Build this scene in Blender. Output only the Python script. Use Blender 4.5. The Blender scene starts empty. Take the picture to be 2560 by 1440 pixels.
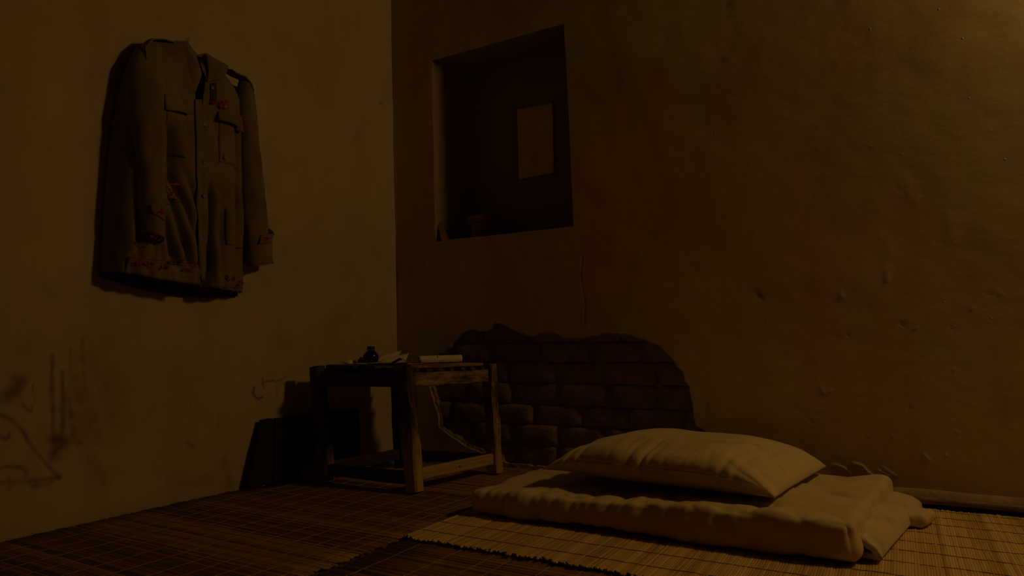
import bpy, bmesh, math, random
from mathutils import Vector, Matrix, noise
from mathutils.geometry import delaunay_2d_cdt

random.seed(7)
scene = bpy.context.scene
C = scene.collection
PI = math.pi

# ------------------------------------------------------------------ camera
CX, CY = 1280.0, 720.0
V1 = (-1600 - CX, 900 - CY)          # vanishing point of the right wall
V2 = (2250 - CX, 855 - CY)           # vanishing point of the left wall
F = math.sqrt(-(V1[0] * V2[0] + V1[1] * V2[1]))
AX = -Vector((V1[0], V1[1], F)).normalized()
AY = Vector((V2[0], V2[1], F)).normalized()
AZ = AX.cross(AY)
RW = Matrix((AX, AY, AZ))            # camera (right, down, forward) -> world
CAM = Vector((2.00073, -2.38671, 0.5))
cam_data = bpy.data.cameras.new('camera')
cam_data.sensor_width = 36.0
cam_data.lens = 36.0 * F / 2560.0
cam_data.clip_start = 0.05
cam = bpy.data.objects.new('camera', cam_data)
C.objects.link(cam)
rt, dn, fw = RW @ Vector((1, 0, 0)), RW @ Vector((0, 1, 0)), RW @ Vector((0, 0, 1))
m3 = Matrix((rt, -dn, -fw)).transposed()
cam.matrix_world = Matrix.Translation(CAM) @ m3.to_4x4()
scene.camera = cam

# ------------------------------------------------------------------ world, lamp, exposure
world = bpy.data.worlds.new('night_air')
scene.world = world
world.use_nodes = True
bg = world.node_tree.nodes['Background']
bg.inputs['Color'].default_value = (1.0, 0.62, 0.24, 1)
bg.inputs['Strength'].default_value = 0.0030

LAMP = Vector((3.15, -0.13, 1.95))
ld = bpy.data.lights.new('oil_lamp_light', 'POINT')
ld.energy = 25.5
ld.color = (1.0, 0.58, 0.17)
ld.shadow_soft_size = 0.11
lo = bpy.data.objects.new('oil_lamp_light', ld)
lo.location = LAMP
C.objects.link(lo)

scene.view_settings.view_transform = 'Standard'
scene.view_settings.look = 'None'
scene.view_settings.gamma = 1.0
scene.view_settings.use_curve_mapping = False
scene.view_settings.exposure = 0.0

# ------------------------------------------------------------------ pixel -> place helpers
def ray(px, py):
    return RW @ Vector((px - CX, py - CY, F))
def on_floor(px, py, z=0.0):
    d = ray(px, py); return CAM + d * ((z - CAM.z) / d.z)
def on_y(px, py, y=0.0):
    d = ray(px, py); return CAM + d * ((y - CAM.y) / d.y)
WL = (0.0203, 0.0673, -0.0285)       # left wall plane x = a + b y + c z
def left_x(y, z):
    s = min(max(-y, 0.0), 1.5) / 1.5
    return WL[0] + WL[1] * y + WL[2] * z - 0.04 * math.sin(PI * s)
def on_left(px, py, w=0.0):
    d = ray(px, py)
    p = None
    off = 0.0
    for _ in range(6):
        n = Vector((1, -WL[1], -WL[2]))
        t = (WL[0] + w + off - n.dot(CAM)) / n.dot(d)
        p = CAM + d * t
        s = min(max(-p.y, 0.0), 1.5) / 1.5
        off = -0.04 * math.sin(PI * s)
    return p
def nz(x, y, z, s=1.0):
    return noise.noise(Vector((x * s, y * s, z * s)))
def fbm(x, y, z, s=1.0, o=4):
    return noise.fractal(Vector((x * s, y * s, z * s)), 1.0, 2.0, o)
def lerp(a, b, t): return a + (b - a) * t
def interp(x, pts):
    if x <= pts[0][0]: return pts[0][1]
    for (x0, y0), (x1, y1) in zip(pts, pts[1:]):
        if x <= x1:
            return y0 + (y1 - y0) * (x - x0) / (x1 - x0)
    return pts[-1][1]
def sstep(a, b, x):
    t = min(max((x - a) / (b - a), 0.0), 1.0); return t * t * (3 - 2 * t)

# ------------------------------------------------------------------ object helpers
def link(name, me, mat=None, parent=None, smooth=True):
    o = bpy.data.objects.new(name, me)
    C.objects.link(o)
    if mat: me.materials.append(mat)
    if smooth:
        me.polygons.foreach_set('use_smooth', [True] * len(me.polygons))
    if parent:
        o.parent = parent
        o.matrix_parent_inverse = Matrix.Translation(-parent.location)
    return o
def mesh(name, vs, fs, mat=None, parent=None, smooth=True):
    me = bpy.data.meshes.new(name)
    me.from_pydata([tuple(v) for v in vs], [], fs)
    me.update()
    return link(name, me, mat, parent, smooth)
def from_bm(name, bm, mat=None, parent=None, smooth=True):
    me = bpy.data.meshes.new(name)
    bm.to_mesh(me); bm.free()
    return link(name, me, mat, parent, smooth)
def empty(name, loc, label, cat, group=None):
    o = bpy.data.objects.new(name, None)
    o.location = loc
    o.empty_display_size = 0.05
    C.objects.link(o)
    return tag(o, label, cat, group)
def tag(o, label, cat, group=None):
    o['label'] = label; o['category'] = cat
    if group: o['group'] = group
    return o
def structure(o, label=None):
    o['kind'] = 'structure'
    if label: o['label'] = label
    return o
def grid_faces(nu, nv, closed=False, base=0):
    fs = []
    for j in range(nv - 1):
        for i in range(nu if closed else nu - 1):
            i2 = (i + 1) % nu
            fs.append((base + j * nu + i, base + j * nu + i2, base + (j + 1) * nu + i2, base + (j + 1) * nu + i))
    return fs
def grid(name, nu, nv, fn, mat, parent=None, thick=0.0, flip=False, smooth=True):
    vs = [fn(i / (nu - 1), j / (nv - 1)) for j in range(nv) for i in range(nu)]
    fs = grid_faces(nu, nv)
    if flip: fs = [f[::-1] for f in fs]
    o = mesh(name, vs, fs, mat, parent, smooth)
    if thick:
        md = o.modifiers.new('thickness', 'SOLIDIFY'); md.thickness = thick; md.offset = -1
    return o
def tube_vf(pts, rad, seg=8, base=0, squash=1.0):
    """closed tube along a list of points"""
    vs, fs = [], []
    n = len(pts)
    for k, p in enumerate(pts):
        t = (pts[min(k + 1, n - 1)] - pts[max(k - 1, 0)]).normalized()
        a = Vector((0, 0, 1)) if abs(t.z) < 0.9 else Vector((0, 1, 0))
        s = t.cross(a).normalized(); u = s.cross(t).normalized()
        r = rad(k / max(n - 1, 1)) if callable(rad) else rad
        for i in range(seg):
            an = 2 * PI * i / seg
            vs.append(p + s * (math.cos(an) * r) + u * (math.sin(an) * r * squash))
    fs = grid_faces(seg, n, True, base)
    fs.append(tuple(base + i for i in range(seg))[::-1])
    fs.append(tuple(base + (n - 1) * seg + i for i in range(seg)))
    return vs, fs
def beam(name, p0, p1, w, d, mat, parent, wear=0.4, side=None, seg=9, jit=0.0012, taper=1.0, bev=0.004):
    """hand sawn bar from p0 to p1: w along `side`, d across, rounded worn arrises"""
    p0, p1 = Vector(p0), Vector(p1)
    t = (p1 - p0).normalized()
    side = Vector(side) if side else Vector((1, 0, 0))
    s = (side - t * side.dot(t)).normalized(); u = t.cross(s).normalized()
    prof = []
    for sx, sy in ((1, 1), (-1, 1), (-1, -1), (1, -1)):
        a = Vector((sx * (w / 2 - bev), sy * d / 2)); b = Vector((sx * w / 2, sy * (d / 2 - bev)))
        prof += [b, a] if sx * sy > 0 else [a, b]
    vs = []
    ph = random.random() * 50
    for k in range(seg):
        f = k / (seg - 1)
        sc = lerp(1.0, taper, f)
        for q in prof:
            j1 = jit * nz(f * 5 + ph, q.x * 60, q.y * 60) * 1.6
            vs.append(p0.lerp(p1, f) + s * (q.x * sc + j1) + u * (q.y * sc + jit * nz(f * 6, ph + q.x * 50, q.y * 60)))
    fs = grid_faces(8, seg, True)
    fs.append(tuple(range(8))[::-1]); fs.append(tuple((seg - 1) * 8 + i for i in range(8)))
    o = mesh(name, vs, fs, mat, parent, False)
    bm = bmesh.new(); bm.from_mesh(o.data); bmesh.ops.recalc_face_normals(bm, faces=bm.faces); bm.to_mesh(o.data); bm.free()
    # wood grain runs along u of this uv map
    uv = o.data.uv_layers.new(name='grain')
    for lp in o.data.loops:
        v = o.data.vertices[lp.vertex_index].co - p0
        uv.data[lp.index].uv = (v.dot(t) + ph, v.dot(s) + v.dot(u) * 1.3 + ph)
    o.color = (wear, 0, 0, 1)
    return o

# ------------------------------------------------------------------ materials
def new_mat(name, rough=0.85, spec=0.2):
    m = bpy.data.materials.new(name); m.use_nodes = True
    b = m.node_tree.nodes['Principled BSDF']
    b.inputs['Roughness'].default_value = rough
    b.inputs['Specular IOR Level'].default_value = spec
    return m, m.node_tree, b
class N:
    def __init__(s, nt): s.nt = nt
    def add(s, typ, **kw):
        n = s.nt.nodes.new(typ)
        for k, v in kw.items():
            if k.startswith('_'): setattr(n, k[1:], v)
            else: n.inputs[k.replace('__', ' ')].default_value = v
        return n
    def l(s, a, b): s.nt.links.new(a, b)
    def noise(s, vec, scale, detail=5, rough=0.6, stretch=None):
        if stretch:
            mp = s.nt.nodes.new('ShaderNodeMapping'); mp.inputs['Scale'].default_value = stretch
            s.l(vec, mp.inputs['Vector']); vec = mp.outputs['Vector']
        n = s.nt.nodes.new('ShaderNodeTexNoise')
        n.inputs['Scale'].default_value = scale; n.inputs['Detail'].default_value = detail; n.inputs['Roughness'].default_value = rough
        s.l(vec, n.inputs['Vector'])
        return n.outputs['Fac']
    def ramp(s, fac, stops):
        r = s.nt.nodes.new('ShaderNodeValToRGB')
        els = r.color_ramp.elements
        while len(els) < len(stops): els.new(0.5)
        for e, (p, c) in zip(els, stops):
            e.position = p; e.color = (*c, 1) if len(c) == 3 else c
        s.l(fac, r.inputs['Fac'])
        return r.outputs['Color']
    def mix(s, fac, a, b, mode='MIX'):
        m = s.nt.nodes.new('ShaderNodeMix'); m.data_type = 'RGBA'; m.blend_type = mode
        for v, i in ((fac, 0), (a, 6), (b, 7)):
            if hasattr(v, 'is_output'): s.l(v, m.inputs[i])
            elif i == 0: m.inputs[0].default_value = v
            else: m.inputs[i].default_value = (*v, 1)
        return m.outputs[2]
    def math(s, op, a, b=None):
        m = s.nt.nodes.new('ShaderNodeMath'); m.operation = op
        for v, i in ((a, 0), (b, 1)):
            if v is None: continue
            if hasattr(v, 'is_output'): s.l(v, m.inputs[i])
            else: m.inputs[i].default_value = v
        return m.outputs[0]
    def bump(s, h, b, strength=0.3, dist=0.01, prev=None):
        n = s.nt.nodes.new('ShaderNodeBump'); n.inputs['Strength'].default_value = strength; n.inputs['Distance'].default_value = dist
        s.l(h, n.inputs['Height'])
        if prev: s.l(prev, n.inputs['Normal'])
        s.l(n.outputs['Normal'], b.inputs['Normal'])
        return n.outputs['Normal']
    def coord(s, which='Object'):
        return s.nt.nodes.new('ShaderNodeTexCoord').outputs[which]
    def attr(s, name, out='Fac'):
        a = s.nt.nodes.new('ShaderNodeAttribute'); a.attribute_name = name
        return a.outputs[out]

def plaster(name, base, dark, red, pale, red_amt, bump=0.35):
    m, nt, b = new_mat(name, 0.9, 0.12); n = N(nt)
    co = n.coord()
    big = n.noise(co, 1.5, 4, 0.55)
    c = n.mix(n.ramp(big, [(0.38, (0, 0, 0)), (0.64, (1, 1, 1))]), base, pale)
    streak = n.noise(co, 3.0, 5, 0.6, (2.2, 2.2, 0.45))
    c = n.mix(n.math('MULTIPLY', n.ramp(streak, [(0.5, (0, 0, 0)), (0.72, (1, 1, 1))]), red_amt), c, red)
    mid = n.noise(co, 7.0, 6, 0.65)
    c = n.mix(n.math('MULTIPLY', n.ramp(mid, [(0.5, (0, 0, 0)), (0.75, (1, 1, 1))]), 0.20), c, dark)
    fine = n.noise(co, 70.0, 3, 0.6)
    c = n.mix(n.math('MULTIPLY', n.ramp(fine, [(0.66, (0, 0, 0)), (0.74, (1, 1, 1))]), 0.25), c, dark)
    c = n.mix(n.attr('stain'), c, dark)
    c = n.mix(n.attr('crack'), c, (0.05, 0.03, 0.02))
    n.l(c, b.inputs['Base Color'])
    trowel = n.noise(co, 9.0, 5, 0.55, (1, 1, 1.7))
    p1 = n.bump(trowel, b, bump, 0.018)
    pv = nt.nodes.new('ShaderNodeTexVoronoi'); pv.inputs['Scale'].default_value = 26
    n.l(co, pv.inputs['Vector'])
    pits = n.ramp(pv.outputs['Distance'], [(0.03, (1, 1, 1)), (0.10, (0, 0, 0))])
    gate = n.ramp(n.noise(co, 11.0, 2), [(0.56, (0, 0, 0)), (0.62, (1, 1, 1))])
    p2 = n.bump(n.math('MULTIPLY', pits, gate), b, 0.5, 0.006, p1)
    n.bump(n.noise(co, 160.0, 4, 0.7), b, 0.08, 0.003, p2)
    return m
M = {}
M['plaster_left'] = plaster('ochre_plaster', (0.47, 0.40, 0.25), (0.15, 0.095, 0.05), (0.40, 0.28, 0.14), (0.54, 0.47, 0.31), 0.35, 0.10)
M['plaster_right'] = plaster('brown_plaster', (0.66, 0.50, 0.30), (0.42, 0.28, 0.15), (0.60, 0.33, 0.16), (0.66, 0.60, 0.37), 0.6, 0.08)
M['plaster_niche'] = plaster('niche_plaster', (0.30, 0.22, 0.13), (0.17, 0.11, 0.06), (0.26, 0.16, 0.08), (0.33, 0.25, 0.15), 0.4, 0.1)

def simple(name, cols, scale, rough=0.9, spec=0.15, bump=(0.3, 60, 0.004), stretch=None, lo=0.35, hi=0.68):
    m, nt, b = new_mat(name, rough, spec); n = N(nt)
    co = n.coord()
    f = n.noise(co, scale, 6, 0.62, stretch)
    k = len(cols)
    n.l(n.ramp(f, [(lerp(lo, hi, i / max(k - 1, 1)), c) for i, c in enumerate(cols)]), b.inputs['Base Color'])
    if bump: n.bump(n.noise(co, bump[1], 6, 0.65, stretch), b, bump[0], bump[2])
    return m
M['ceiling_dark'] = simple('low_bounce_boards', [(0.03, 0.02, 0.012), (0.06, 0.04, 0.022)], 6)  # kept dark so the unseen ceiling bounces little light
M['dim_plaster'] = simple('low_bounce_plaster', [(0.10, 0.07, 0.04), (0.16, 0.11, 0.06)], 4)  # darkened so the unseen far wall returns less light
M['rim'] = simple('broken_plaster', [(0.28, 0.20, 0.12), (0.46, 0.36, 0.22), (0.52, 0.43, 0.28)], 30, bump=(0.6, 70, 0.006))
M['adobe'] = simple('adobe', [(0.25, 0.185, 0.15), (0.33, 0.25, 0.205), (0.40, 0.30, 0.245)], 22, bump=(0.7, 45, 0.006))
M['mortar'] = simple('mud_mortar', [(0.22, 0.165, 0.135), (0.34, 0.255, 0.21)], 30, bump=(0.9, 40, 0.012))
M['earth'] = simple('earth_floor', [(0.12, 0.08, 0.05), (0.18, 0.12, 0.07)], 10, bump=(0.4, 40, 0.006))
M['kerb'] = simple('dirty_plaster', [(0.24, 0.16, 0.09), (0.36, 0.26, 0.15), (0.44, 0.33, 0.19)], 12, bump=(0.6, 35, 0.008))
M['pole'] = simple('old_bamboo', [(0.10, 0.07, 0.04), (0.32, 0.24, 0.13)], 25, 0.6, 0.3, (0.2, 60, 0.002), (1, 6, 6))
M['board'] = simple('dark_board', [(0.018, 0.009, 0.006), (0.036, 0.020, 0.012)], 18, 0.8, 0.2, (0.3, 40, 0.003), (1, 3, 0.5))  # even near-black brown with a slight grain
M['paper'] = simple('paper', [(0.62, 0.55, 0.42), (0.78, 0.71, 0.57)], 14, 0.8, 0.2, (0.1, 30, 0.002))
M['old_paper'] = simple('old_paper', [(0.30, 0.20, 0.10), (0.78, 0.66, 0.42), (0.90, 0.80, 0.56)], 9, 0.8, 0.2, (0.15, 20, 0.003), None, 0.22, 0.55)
M['dark_paper'] = simple('brown_card', [(0.14, 0.06, 0.03), (0.22, 0.10, 0.05)], 20, 0.8, 0.2, None)
M['ink_mark'] = simple('writing_ink', [(0.05, 0.02, 0.015), (0.08, 0.03, 0.02)], 20, 0.8, 0.1, None)
M['terracotta'] = simple('terracotta', [(0.20, 0.10, 0.055), (0.30, 0.16, 0.085)], 14, 0.85, 0.15, (0.2, 60, 0.002))
M['glass'] = simple('black_glass', [(0.006, 0.005, 0.005), (0.010, 0.008, 0.008)], 10, 0.18, 0.5, None)
M['cap'] = simple('black_cap', [(0.008, 0.007, 0.007), (0.014, 0.012, 0.012)], 10, 0.5, 0.3, None)
M['metal'] = simple('dull_metal', [(0.10, 0.08, 0.06), (0.18, 0.15, 0.11)], 40, 0.45, 0.6, None)
M['red'] = simple('red_thread', [(0.42, 0.016, 0.014), (0.58, 0.04, 0.025)], 90, 0.8, 0.2, (0.6, 220, 0.003))
M['pale_thread'] = simple('pale_thread', [(0.42, 0.28, 0.16), (0.55, 0.38, 0.22)], 90, 0.8, 0.2, (0.6, 220, 0.003))
M['grey_thread'] = simple('grey_thread', [(0.10, 0.10, 0.085), (0.16, 0.15, 0.12)], 90, 0.8, 0.2, (0.6, 220, 0.003))
M['lining'] = simple('lining', [(0.05, 0.033, 0.02), (0.08, 0.055, 0.03)], 30, 0.9, 0.1, (0.3, 200, 0.002))

def wood():
    m, nt, b = new_mat('worn_wood', 0.62, 0.3); n = N(nt)
    uv = nt.nodes.new('ShaderNodeUVMap'); uv.uv_map = 'grain'
    uvo = uv.outputs['UV']
    g = n.noise(uvo, 10, 6, 0.65, (0.7, 9, 1))
    dark = n.ramp(g, [(0.3, (0.030, 0.016, 0.009)), (0.7, (0.075, 0.042, 0.022))])
    pale = n.ramp(g, [(0.3, (0.34, 0.20, 0.08)), (0.7, (0.62, 0.42, 0.19))])
    oi = nt.nodes.new('ShaderNodeObjectInfo')
    sep = nt.nodes.new('ShaderNodeSeparateColor'); n.l(oi.outputs['Color'], sep.inputs['Color'])
    wn = n.noise(uvo, 9, 8, 0.75, (1.3, 3.4, 1))
    sx = nt.nodes.new('ShaderNodeSeparateXYZ'); n.l(n.coord(), sx.inputs[0])
    foot = n.math('MAXIMUM', n.math('SUBTRACT', 1.0, n.math('MULTIPLY', sx.outputs['Z'], 3.6)), 0.0)
    scuff = n.math('MULTIPLY', foot, sep.outputs['Green'])
    edge = n.math('SUBTRACT', n.math('ADD', n.math('ADD', wn, scuff), sep.outputs['Red']), 0.75)
    fac = n.ramp(n.math('MULTIPLY', edge, 3.6), [(0.0, (0, 0, 0)), (1.0, (1, 1, 1))])
    n.l(n.mix(fac, dark, pale), b.inputs['Base Color'])
    n.bump(g, b, 0.25, 0.003)
    return m
M['wood'] = wood()

def cloth(name, a, c2, scale, weave=900, stains=None, bump=0.25):
    m, nt, b = new_mat(name, 0.92, 0.08); n = N(nt)
    b.inputs['Sheen Weight'].default_value = 0.15
    co = n.coord()
    c = n.ramp(n.noise(co, scale, 5, 0.6), [(0.35, a), (0.66, c2)])
    if stains:
        f = n.ramp(n.noise(co, stains[1], 6, 0.7), [(0.56, (0, 0, 0)), (0.66, (1, 1, 1))])
        c = n.mix(n.math('MULTIPLY', f, stains[2]), c, stains[0])
    n.l(c, b.inputs['Base Color'])
    p = n.bump(n.noise(co, 26, 4, 0.55), b, bump, 0.006)
    n.bump(n.noise(co, weave, 2, 0.5), b, 0.2, 0.0008, p)
    return m
M['jacket'] = cloth('olive_drill', (0.17, 0.128, 0.06), (0.235, 0.178, 0.088), 6)
M['cotton'] = cloth('unbleached_cotton', (0.60, 0.49, 0.27), (0.68, 0.56, 0.32), 4, 700, ((0.42, 0.30, 0.15), 7, 0.6))
M['quilt'] = cloth('quilt_cotton', (0.56, 0.45, 0.24), (0.66, 0.54, 0.30), 5, 700, ((0.46, 0.33, 0.16), 5, 0.5))

def reed(name, c0, c1, c2):
    m, nt, b = new_mat(name, 0.55, 0.3); n = N(nt)
    f = n.attr('tone')
    co = n.coord()
    g = n.noise(co, 28, 5, 0.6)
    k = n.math('ADD', n.math('MULTIPLY', f, 0.75), n.math('MULTIPLY', g, 0.35))
    n.l(n.ramp(k, [(0.12, c0), (0.5, c1), (0.95, c2)]), b.inputs['Base Color'])
    return m
M['reed_dark'] = reed('brown_reed', (0.08, 0.042, 0.022), (0.30, 0.165, 0.075), (0.46, 0.28, 0.13))
M['reed_pale'] = reed('straw_reed', (0.42, 0.27, 0.10), (0.62, 0.43, 0.17), (0.76, 0.56, 0.25))
M['twine'] = simple('grey_twine', [(0.30, 0.22, 0.15), (0.42, 0.31, 0.20)], 60, 0.9, 0.1, None)
M['twine_dark'] = simple('brown_twine', [(0.20, 0.12, 0.05), (0.30, 0.18, 0.08)], 60, 0.9, 0.1, None)

# ------------------------------------------------------------------ polylines for stains and cracks
def seg_dist(px, py, line):
    best = 1e9
    for (x0, y0), (x1, y1) in zip(line, line[1:]):
        dx, dy = x1 - x0, y1 - y0
        L = dx * dx + dy * dy
        t = 0 if L == 0 else min(max(((px - x0) * dx + (py - y0) * dy) / L, 0), 1)
        d = math.hypot(px - x0 - t * dx, py - y0 - t * dy)
        if d < best: best = d
    return best

# ------------------------------------------------------------------ LEFT WALL
def left_lines(pts): return [(lambda p: (p.y, p.z))(on_left(*q)) for q in pts]
SMEAR = [  # (polyline in the photograph, width m, strength)
    ([(133, 890), (131, 960), (133, 1060), (134, 1130)], 0.006, 0.8),
    ([(157, 930), (160, 1000), (158, 1070), (150, 1110)], 0.008, 0.75),
    ([(176, 870), (178, 940)], 0.005, 0.5),
    ([(207, 850), (210, 930), (213, 980)], 0.007, 0.5),
    ([(140, 1095), (160, 1105), (150, 1118), (140, 1125), (136, 1140)], 0.018, 0.85),
    ([(176, 1000), (180, 1060), (190, 1105), (200, 1110)], 0.012, 0.6),
    ([(190, 970), (215, 1020), (225, 1080)], 0.045, 0.42),
    ([(240, 900), (270, 960), (290, 1040)], 0.06, 0.25),
    ([(0, 990), (18, 985), (40, 970), (52, 955)], 0.022, 0.75),
    ([(0, 1035), (30, 1050), (60, 1082), (72, 1105), (95, 1135), (125, 1170), (148, 1196)], 0.005, 0.9),
    ([(0, 1090), (14, 1098), (24, 1092), (22, 1080)], 0.006, 0.7),
    ([(0, 1172), (25, 1165), (50, 1168), (66, 1178), (64, 1190)], 0.005, 0.75),
    ([(5, 1205), (60, 1203), (110, 1198), (150, 1190)], 0.006, 0.7),
    ([(85, 1214), (110, 1210), (130, 1203)], 0.007, 0.6),
    ([(42, 975), (58, 1015), (78, 1030), (86, 1000), (82, 960)], 0.004, 0.6),
    ([(22, 1195), (22, 1222)], 0.005, 0.6),
    ([(230, 1150), (250, 1180), (262, 1205)], 0.02, 0.35),
    ([(545, 1040), (548, 1065)], 0.006, 0.4),
    ([(470, 1105), (485, 1118)], 0.006, 0.5),
    ([(560, 1150), (575, 1205)], 0.02, 0.3), ([(430, 1200), (520, 1205)], 0.025, 0.25),
]
SMEAR = [(left_lines(a), w, s) for a, w, s in SMEAR]
CRACKL = [([(637, 968), (633, 984), (640, 994), (648, 998), (657, 993)], 0.004, 0.9),
          ([(656, 945), (657, 958), (660, 970)], 0.003, 0.7), ([(660, 956), (678, 951), (690, 955), (706, 948), (714, 943)], 0.003, 0.7),
          ([(690, 970), (694, 978), (692, 992)], 0.003, 0.5), ([(950, 255), (956, 262)], 0.006, 0.5),
          ([(470, 95), (472, 98)], 0.004, 0.8), ([(711, 238), (713, 240)], 0.004, 0.7)]
CRACKL = [(left_lines(a), w, s) for a, w, s in CRACKL]
def build_left_wall():
    ys = [0.0 - 0.006 * i for i in range(int(1.75 / 0.006))] + [-1.75 - 0.15 * i for i in range(13)]
    zs = [-0.01 + 0.006 * i for i in range(112)] + [0.662 + 0.014 * (i + 1) for i in range(78)] + [1.85, 2.0, 2.2, 2.45, 2.7]
    vs, st, cr = [], [], []
    for z in zs:
        for y in ys:
            d = 0.006 * fbm(y, z, 3.1, 1.6, 3) + 0.0012 * fbm(y, z, 9.0, 12, 3)
            s = c = 0.0
            if y > -1.75:
                for line, w, a in SMEAR:
                    xs = [p[0] for p in line]; zz = [p[1] for p in line]
                    if min(xs) - 3 * w < y < max(xs) + 3 * w and min(zz) - 3 * w < z < max(zz) + 3 * w:
                        jw = w * (1 + 0.7 * nz(y, z, 1, 26))
                        q = seg_dist(y, z, line)
                        s = max(s, 1.2 * a * math.exp(-(q / max(jw, .001)) ** 2) * (0.78 + 0.5 * nz(y, z, 4, 34)))
                for line, w, a in CRACKL:
                    xs = [p[0] for p in line]; zz = [p[1] for p in line]
                    if min(xs) - 3 * w < y < max(xs) + 3 * w and min(zz) - 3 * w < z < max(zz) + 3 * w:
                        q = seg_dist(y, z, line)
                        e = a * math.exp(-(q / w) ** 2); c = max(c, e); d -= 0.003 * e
            # rough foot of the wall
            d += 0.010 * sstep(0.12, 0.0, z) * (0.6 + 0.8 * nz(y, z, 2, 9))
            vs.append((left_x(y, z) + d, y, z)); st.append(min(max(s, 0), 1)); cr.append(min(c, 1))
    nu = len(ys)
    o = mesh('wall_left', vs, [f[::-1] for f in grid_faces(nu, len(zs))], M['plaster_left'])
    o.data.attributes.new('stain', 'FLOAT', 'POINT').data.foreach_set('value', st)
    o.data.attributes.new('crack', 'FLOAT', 'POINT').data.foreach_set('value', cr)
    structure(o, 'ochre plaster wall on the left with brown drips and scrawls near the floor')
    return o
wall_left = build_left_wall()

# ------------------------------------------------------------------ RIGHT WALL
def inside(x, z, poly):
    r = False
    for (x0, z0), (x1, z1) in zip(poly, poly[1:] + poly[:1]):
        if (z0 > z) != (z1 > z) and x < (x1 - x0) * (z - z0) / (z1 - z0) + x0: r = not r
    return r
NICHE_PX = [(1079.6, 152.5), (1411, 60), (1434, 566), (1088, 603)]
NICHE = [(lambda p: (p.x, p.z))(on_y(*q)) for q in NICHE_PX]     # TL TR BR BL
HOLE_PX = [(1071, 958), (1077, 982), (1084, 1009), (1093, 1035), (1096, 1069), (1114, 1083), (1135, 1098), (1150, 1110), (1171, 1121),
           (1194, 1130), (1218, 1141), (1245, 1150), (1262, 1158), (1500, 1180), (1795, 1205), (1798, 1150), (1790, 1112), (1773, 1089), (1759, 1072), (1741, 1064),
           (1733, 1041), (1733, 1017), (1729, 994), (1723, 964), (1708, 934), (1690, 908), (1669, 884), (1652, 865), (1622, 851), (1592, 844),
           (1563, 835), (1521, 832), (1485, 839), (1462, 842), (1438, 844), (1414, 844), (1390, 832), (1364, 829), (1343, 835), (1325, 842),
           (1307, 833), (1289, 827), (1266, 814), (1248, 807), (1236, 808), (1230, 819), (1209, 830), (1185, 823), (1159, 829), (1141, 844),
           (1126, 865), (1114, 876), (1099, 885), (1084, 903), (1073, 925)]
def rough_contour(px):
    pts = [(lambda p: (p.x, max(p.z, 0.012)))(on_y(*q)) for q in px]
    out = []
    for (x0, z0), (x1, z1) in zip(pts, pts[1:] + pts[:1]):
        n = max(1, int(math.hypot(x1 - x0, z1 - z0) / 0.009))
        for k in range(n):
            t = k / n
            x, z = lerp(x0, x1, t), lerp(z0, z1, t)
            if z > 0.02:
                jj = 0.0035 if (x < 0.5 and z < 0.42) else 0.006
                x += jj * fbm(x, z, 5, 38, 3); z += jj * fbm(x, z, 11, 38, 3)
            out.append((x, max(z, 0.012)))
    return out
HOLE = rough_contour(HOLE_PX)
def right_lines(pts): return [(lambda p: (p.x, p.z))(on_y(*q)) for q in pts]
CRACKR = [([(1456, 640), (1452, 690), (1458, 728), (1463, 760), (1462, 812)], 0.0028, 0.26),
          ([(2008, 25), (2050, 14), (2110, 2)], 0.003, 0.6), ([(1880, 726), (1896, 736), (1906, 746)], 0.005, 0.6),
          ([(1580, 268), (1584, 268)], 0.003, 0.6), ([(1057, 664), (1060, 668)], 0.005, 0.5), ([(1821, 0), (1822, 52)], 0.002, 0.35)]
CRACKR = [(right_lines(a), w, s) for a, w, s in CRACKR]
RIDGE = [([(2066, 1166), (2085, 1174)], .004, .004), ([(2075, 1182), (2088, 1188)], .004, .004), ([(2090, 1162), (2110, 1170), (2130, 1184)], .004, .005),
         ([(2132, 1157), (2155, 1164), (2172, 1182), (2186, 1194)], .004, .006), ([(2150, 1172), (2166, 1182)], .004, .004),
         ([(2196, 1176), (2226, 1190)], .004, .004), ([(2210, 1170), (2240, 1190)], .004, .003), ([(2310, 1136), (2322, 1150)], .004, .003),
         ([(2100, 735), (2112, 748)], .004, .003), ([(2250, 430), (2272, 470), (2282, 500)], .005, .003), ([(2050, 968), (2062, 985), (2080, 975)], .004, .003),
         ([(2215, 590), (2226, 640), (2216, 700)], .008, .003), ([(1817, 140), (1830, 150)], .006, .003), ([(2380, 540), (2384, 600)], .01, .002)]
RIDGE = [(right_lines(a), w, h) for a, w, h in RIDGE]
BUMPS = [(2255, 811), (2288, 823), (2420, 846), (2378, 820), (2268, 936), (2384, 925), (2120, 838), (2040, 947), (2143, 987), (2274, 1020), (2394, 1080), (2232, 1091), (2030, 1055), (2535, 1070), (2365, 1138), (1990, 1025), (2170, 1090), (2500, 735), (2470, 735), (2430, 770)]
BUMPS = [right_lines([b])[0] for b in BUMPS]
def near(line, w, x, z):
    return min(p[0] for p in line) - 3 * w < x < max(p[0] for p in line) + 3 * w and min(p[1] for p in line) - 3 * w < z < max(p[1] for p in line) + 3 * w
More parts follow.
